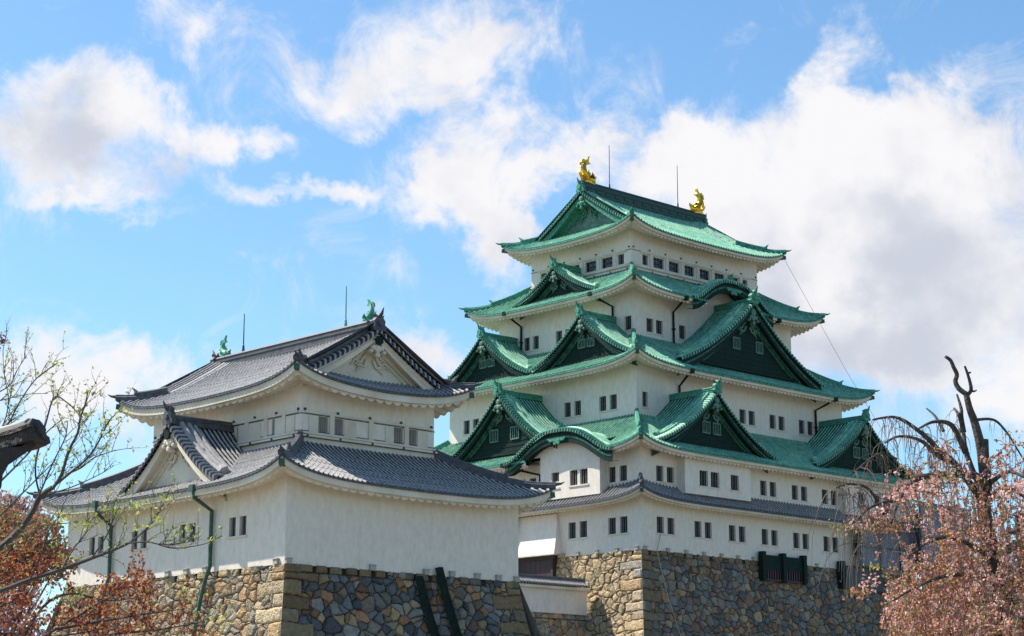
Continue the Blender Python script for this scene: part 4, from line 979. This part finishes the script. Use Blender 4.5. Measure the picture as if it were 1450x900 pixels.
def maple():
    D=18.; b=Vector((-6.2,18.5,-1.7)); o=empty('maple_tree',b); tag(o,'low maple with dark red and orange young leaves in the bottom left corner','tree')
    tr=MB(); tr.tube([Vector((0,0,0)),Vector((.3,0,1.2)),Vector((.7,-.2,2.)),W(-60,960,D)-b],[.14,.12,.09,.05],8); tr.build('trunk','barkd',o)
    br=MB(); lv=Leaves(); rd=[(.34,.06,.03),(.22,.045,.03),(.48,.15,.04),(.45,.24,.07),(.14,.04,.03)]; gr=[(.35,.38,.09),(.25,.28,.07)]
    px=[[(-60,960),(20,925),(80,890),(130,860),(170,835),(205,812)],[(-60,960),(-20,880),(20,820),(60,790),(90,775)],[(20,925),(60,860),(100,840),(150,850),(200,845)],[(80,890),(140,880),(200,870),(260,862)],[(-40,930),(0,860),(30,850),(50,820)],[(80,930),(150,900),(220,892),(290,880)],[(-60,900),(-30,840),(0,800),(20,770)],[(0,930),(60,905),(120,895),(170,885)]]
    for P in px:
        Q=limb(br,P,D,.018,.004,o,depth=(0,random.uniform(-1,1)),wob=.05)
        twigs(br,lv,Q,int(len(Q)*1.1),.36,.004,rd,up=.25,size=.022,per=7,sub=2,t0=.2,spread=1.)
    for x,y,rr,n,c in ((200,818,14,130,rd),(175,830,20,140,rd),(150,850,26,160,rd),(205,860,20,110,rd),(20,815,30,240,rd),(60,800,24,160,rd),(85,790,16,90,rd),(60,870,40,320,rd),(130,880,36,260,rd),(215,880,22,130,rd),(110,838,14,70,gr),(95,845,16,60,gr),(30,880,30,160,rd),(262,842,20,60,gr),(285,872,16,50,gr),(180,880,30,120,rd),(310,880,20,40,gr),(85,735,8,50,[(.62,.56,.12)]),(5,790,14,80,[(.5,.26,.08)])):
        for _ in range(int(n*.62)): lv.add(W(x+random.gauss(0,rr*.6),y+random.gauss(0,rr*.5),D+random.uniform(-.7,.7))-b,.023*random.uniform(.6,1.3),random.choice(c))
    br.build('branches','barkd',o); lv.build('leaves',o,.5,5)
maple()
def crown_tree(name,label,xy,zbase,trunk_h,clumps,tones,size,n,mat_tw='barkd',grp=None):
    b=Vector((xy[0],xy[1],zbase)); o=empty(name,b); tag(o,label,'tree',grp)
    tr=MB(); tr.tube([Vector((0,0,0)),Vector((.1,0,trunk_h*.5)),Vector((0,.1,trunk_h))],[.25,.2,.14],8)
    lv=Leaves(); br=MB()
    for (c,r) in clumps:
        c=Vector(c)-b; mid=Vector((c.x*.4,c.y*.4,trunk_h*.8)); tr.tube([Vector((0,0,trunk_h*.75)),mid,c],[.1,.06,.02],5)
        for _ in range(10):
            v=rvec(); br.tube([c,c+v*r*.5,c+v*r*1.05+Vector((0,0,.1))],[.02,.012,.005],4)
        for _ in range(int(n*r*r)):
            v=rvec()*r*random.uniform(.35,1.08)**.6; v.z*=.8; lv.add(c+v,size*random.uniform(.6,1.4),random.choice(tones))
    t=tr.build('trunk','barkd',o); br.build('branches',mat_tw,o); lv.build('crown',o,.7,int(abs(xy[0]*10)))
C_=[]
for x,y,d,r in ((5,755,62,1.1),(32,755,61,.95),(58,762,60,.8),(70,785,60,.7),(25,788,60,1.1),(50,800,60,.9),(66,745,62,.4),(-25,755,62,1.5),(5,800,60,1.1),(-30,800,60,1.5),(82,800,60,.6)): C_.append((W(x,y,d),r))
crown_tree('russet_tree','hazy tree with orange-brown young foliage beyond the left end of the turret',(-17,61),-1.7,5.,C_,[(.32,.19,.09),(.24,.14,.07),(.40,.24,.11),(.22,.20,.08),(.36,.17,.12)],.08,520,'twigg')
C_=[]
for x,y,d,r in ((8,722,75,.9),(36,722,75,.7),(-15,724,75,1.1),(56,732,75,.5)): C_.append((W(x,y,d),r))
crown_tree('distant_cherry','pale pink cherry crown showing above the orange-brown tree at the left edge',(-20,75),-1.7,7.,C_,[(.55,.36,.34),(.45,.28,.25),(.38,.24,.19)],.09,420,'twigg')
C_=[]
for x,y,d,r in ((0,860,26,.4),(25,880,26,.36),(45,905,26,.3),(8,900,26,.4),(-20,880,26,.45),(38,848,26,.2)): C_.append((W(x,y,d),r))
crown_tree('pink_cherry','bright pink blossoming cherry low in the left corner behind red maple leaves',(-7.5,26),-1.7,2.4,C_,[(.60,.34,.40),(.42,.22,.26),(.68,.44,.46),(.36,.16,.12),(.34,.16,.07)],.03,2600)

def weeping_cherry():
    D=30.; base=W(1412,1000,D); b=Vector((base.x,base.y,-1.7)); o=empty('weeping_cherry',b); tag(o,'weeping cherry with a bare black top and drooping pink and tan blossom at the right','tree')
    tr=MB(); s=1/92.
    limb(tr,[(1412,1180),(1410,1000),(1407,900),(1410,860),(1416,831),(1408,793),(1398,750),(1393,713),(1396,688),(1392,651)],D,.17,.085,o,n=10,wob=.03)
    limb(tr,[(1392,652),(1388,627),(1380,597),(1373,578),(1368,556)],D,.083,.045,o,n=9,wob=.05); limb(tr,[(1369,558),(1358,550),(1353,540),(1355,530),(1350,519),(1346,510),(1339,505)],D,.044,.026,o,n=7,wob=.05)
    limb(tr,[(1397,680),(1394,650),(1393,622)],D,.08,.075,o,n=8)
    limb(tr,[(1369,560),(1375,552),(1373,539),(1369,526),(1366,518)],D,.035,.016,o); limb(tr,[(1375,552),(1379,554),(1383,552)],D,.02,.01,o); limb(tr,[(1371,528),(1375,527)],D,.02,.01,o)
    tr.build('trunk','barkd',o)
    br=MB(); tw=MB(); lv=Leaves()
    L=[([(1395,700),(1380,673),(1367,636),(1364,612),(1357,587),(1351,578)],.055,.018,(0,.4)),([(1364,612),(1361,590),(1361,578),(1355,558)],.05,.015,(.3,.5)),
     ([(1393,713),(1370,680),(1349,653),(1331,639),(1312,619),(1297,607),(1278,594),(1261,590),(1236,594)],.06,.014,(0,-2)),
     ([(1349,655),(1327,645),(1309,627),(1290,619),(1270,618),(1253,627)],.04,.014,(-.5,-1.5)),([(1367,640),(1350,605),(1336,597),(1318,598),(1302,606)],.05,.015,(0,-1)),
     ([(1385,594),(1400,593),(1412,597),(1427,614),(1440,635),(1452,655)],.025,.012,(0,.6)),([(1336,610),(1325,590),(1312,578)],.03,.012,(0,.6)),
     ([(1396,690),(1380,673),(1345,672),(1319,673),(1292,681),(1273,708),(1262,740)],.075,.02,(0,-2.2)),([(1292,681),(1262,700),(1252,729),(1240,705),(1225,689),(1201,685),(1185,690)],.04,.012,(-1,-2)),
     ([(1273,708),(1250,712),(1230,720),(1210,740)],.03,.012,(-1.5,-2.4)),([(1393,713),(1420,690),(1445,700),(1475,720)],.045,.015,(0,1.)),([(1396,690),(1425,668),(1450,675),(1480,690)],.04,.015,(0,-1.)),
     ([(1408,793),(1380,775),(1345,760),(1310,770),(1285,790)],.045,.012,(0,-2.)),([(1408,793),(1440,770),(1470,775)],.09,.04,(0,1.)),([(1416,831),(1380,815),(1340,815),(1300,830),(1265,850)],.045,.012,(0,-2.5)),
     ([(1398,750),(1360,725),(1330,722),(1300,735)],.035,.012,(0,1.8)),([(1410,860),(1440,850),(1480,860)],.08,.03,(0,-1.)),([(1270,650),(1250,642),(1232,650),(1205,672)],.02,.01,(-1.5,-2.))]
    paths=[]
    for P,r0,r1,dp_ in L: paths.append(limb(br,P,D,r0,r1,o,depth=dp_,wob=.06,n=7))
    def droop(p,ln,r,mbx,side=None):
        v=Vector((random.gauss(0,.7),random.gauss(0,.7),random.uniform(-.1,.5))) if side is None else side
        pts=[p.copy()]; q=p.copy(); n=7
        for k in range(n):
            v=Vector((v.x*.72+random.gauss(0,.05),v.y*.72+random.gauss(0,.05),v.z-.34)); q=q+v.normalized()*(ln/n); pts.append(q.copy())
        mbx.tube(pts,[r*(1-.11*k) for k in range(n+1)],4); return pts
    # bare hanging twigs on the upper left
    for Q,n,ln in ((paths[2],44,.8),(paths[3],26,.8),(paths[4],18,.5),(paths[7],26,.9),(paths[8],26,1.1),(paths[9],18,1.3),(paths[0],10,.5),(paths[5],10,.5),(paths[17],16,1.1)):
        for _ in range(n):
            i=int(random.uniform(.25,1)*(len(Q)-1)); pts=droop(Q[i],ln*random.uniform(.3,1.1),.0065,tw)
            if random.random()<.6: droop(pts[3],ln*.5,.0045,tw)
    for (x,y) in ((1205,690),(1215,700),(1195,700),(1222,715),(1230,700),(1212,740),(1225,760),(1240,770)):
        for _ in range(4): droop(W(x+random.uniform(-10,10),y,D-2+random.uniform(-.5,.5))-b,1.5*random.uniform(.5,1.2),.0085,tw)
    pk=[(.86,.46,.40),(.78,.38,.33),(.90,.60,.52)]; tn=[(.58,.29,.13),(.44,.22,.10),(.28,.13,.07)]; ol=[(.34,.30,.09),(.40,.36,.12)]
    def pal(x,y):
        u=random.random(); w=.5+.5*math.sin(x*.045+y*.03+2)
        return random.choice(pk) if u<.30+.28*w else (random.choice(tn) if u<.9 else random.choice(ol))
    def dens(x,y):
        if y<640: return 0
        left=1330-(y-640)*1.35 if y<700 else 1262-(10 if y>850 else 0)
        if x<left: return 0
        d=1.
        if 1262<x<1345 and 715<y<800: d=.12 if x<1320 else .4
        if 1230<x<1300 and 735<y<830: d=min(d,.28)
        if y<700 and x>1340: d=.45
        if x>1400 and y>740 and y<820: d=.55
        if 1225<x<1262 and y>800: d=.3
        d*=.55+.45*math.sin(x*.11+1.3*math.sin(y*.05))*math.sin(y*.083)
        if y<760: d*=.5
        return d
    cnt=0
    while cnt<1500:
        x=random.uniform(1236,1500); y=random.uniform(640,930)
        if random.random()>dens(x,y): continue
        cnt+=1
        p=W(x,y-random.uniform(5,25),D+random.gauss(0,1.3))-b; ln=random.uniform(.35,.95)
        pts=droop(p,ln,.008,tw)
        for _ in range(int(9*ln+3)):
            a=random.uniform(.05,1)*7; j=min(6,int(a)); c0=pts[j].lerp(pts[j+1],a-j); tn_=pal(x,y)
            for _ in range(5): lv.add(c0+rvec()*.035*random.random()**.5*1.3,random.uniform(.012,.027),tn_)
    for (x,y,n,c) in ((1190,750,34,ol),(1210,742,40,tn),(1225,738,60,pk),(1236,730,60,tn),(1250,725,90,pk),(1262,745,90,tn),(1240,750,50,tn),(1215,838,60,tn),(1232,825,60,pk),(1228,745,40,ol),(1345,672,60,ol),(1275,700,110,pk),(1290,695,120,pk),(1310,690,100,pk),(1440,625,18,tn),(1432,616,14,tn),(1445,690,40,pk),(1420,700,60,pk),(1240,800,30,ol),(1400,650,16,pk)):
        for _ in range(n): lv.add(W(x+random.gauss(0,9),y+random.gauss(0,6),D-1.5+random.gauss(0,.5))-b,random.uniform(.016,.036),random.choice(c))
    br.build('branches','barkd',o); tw.build('twigs','twig',o); lv.build('blossoms',o,.75,9)
weeping_cherry()
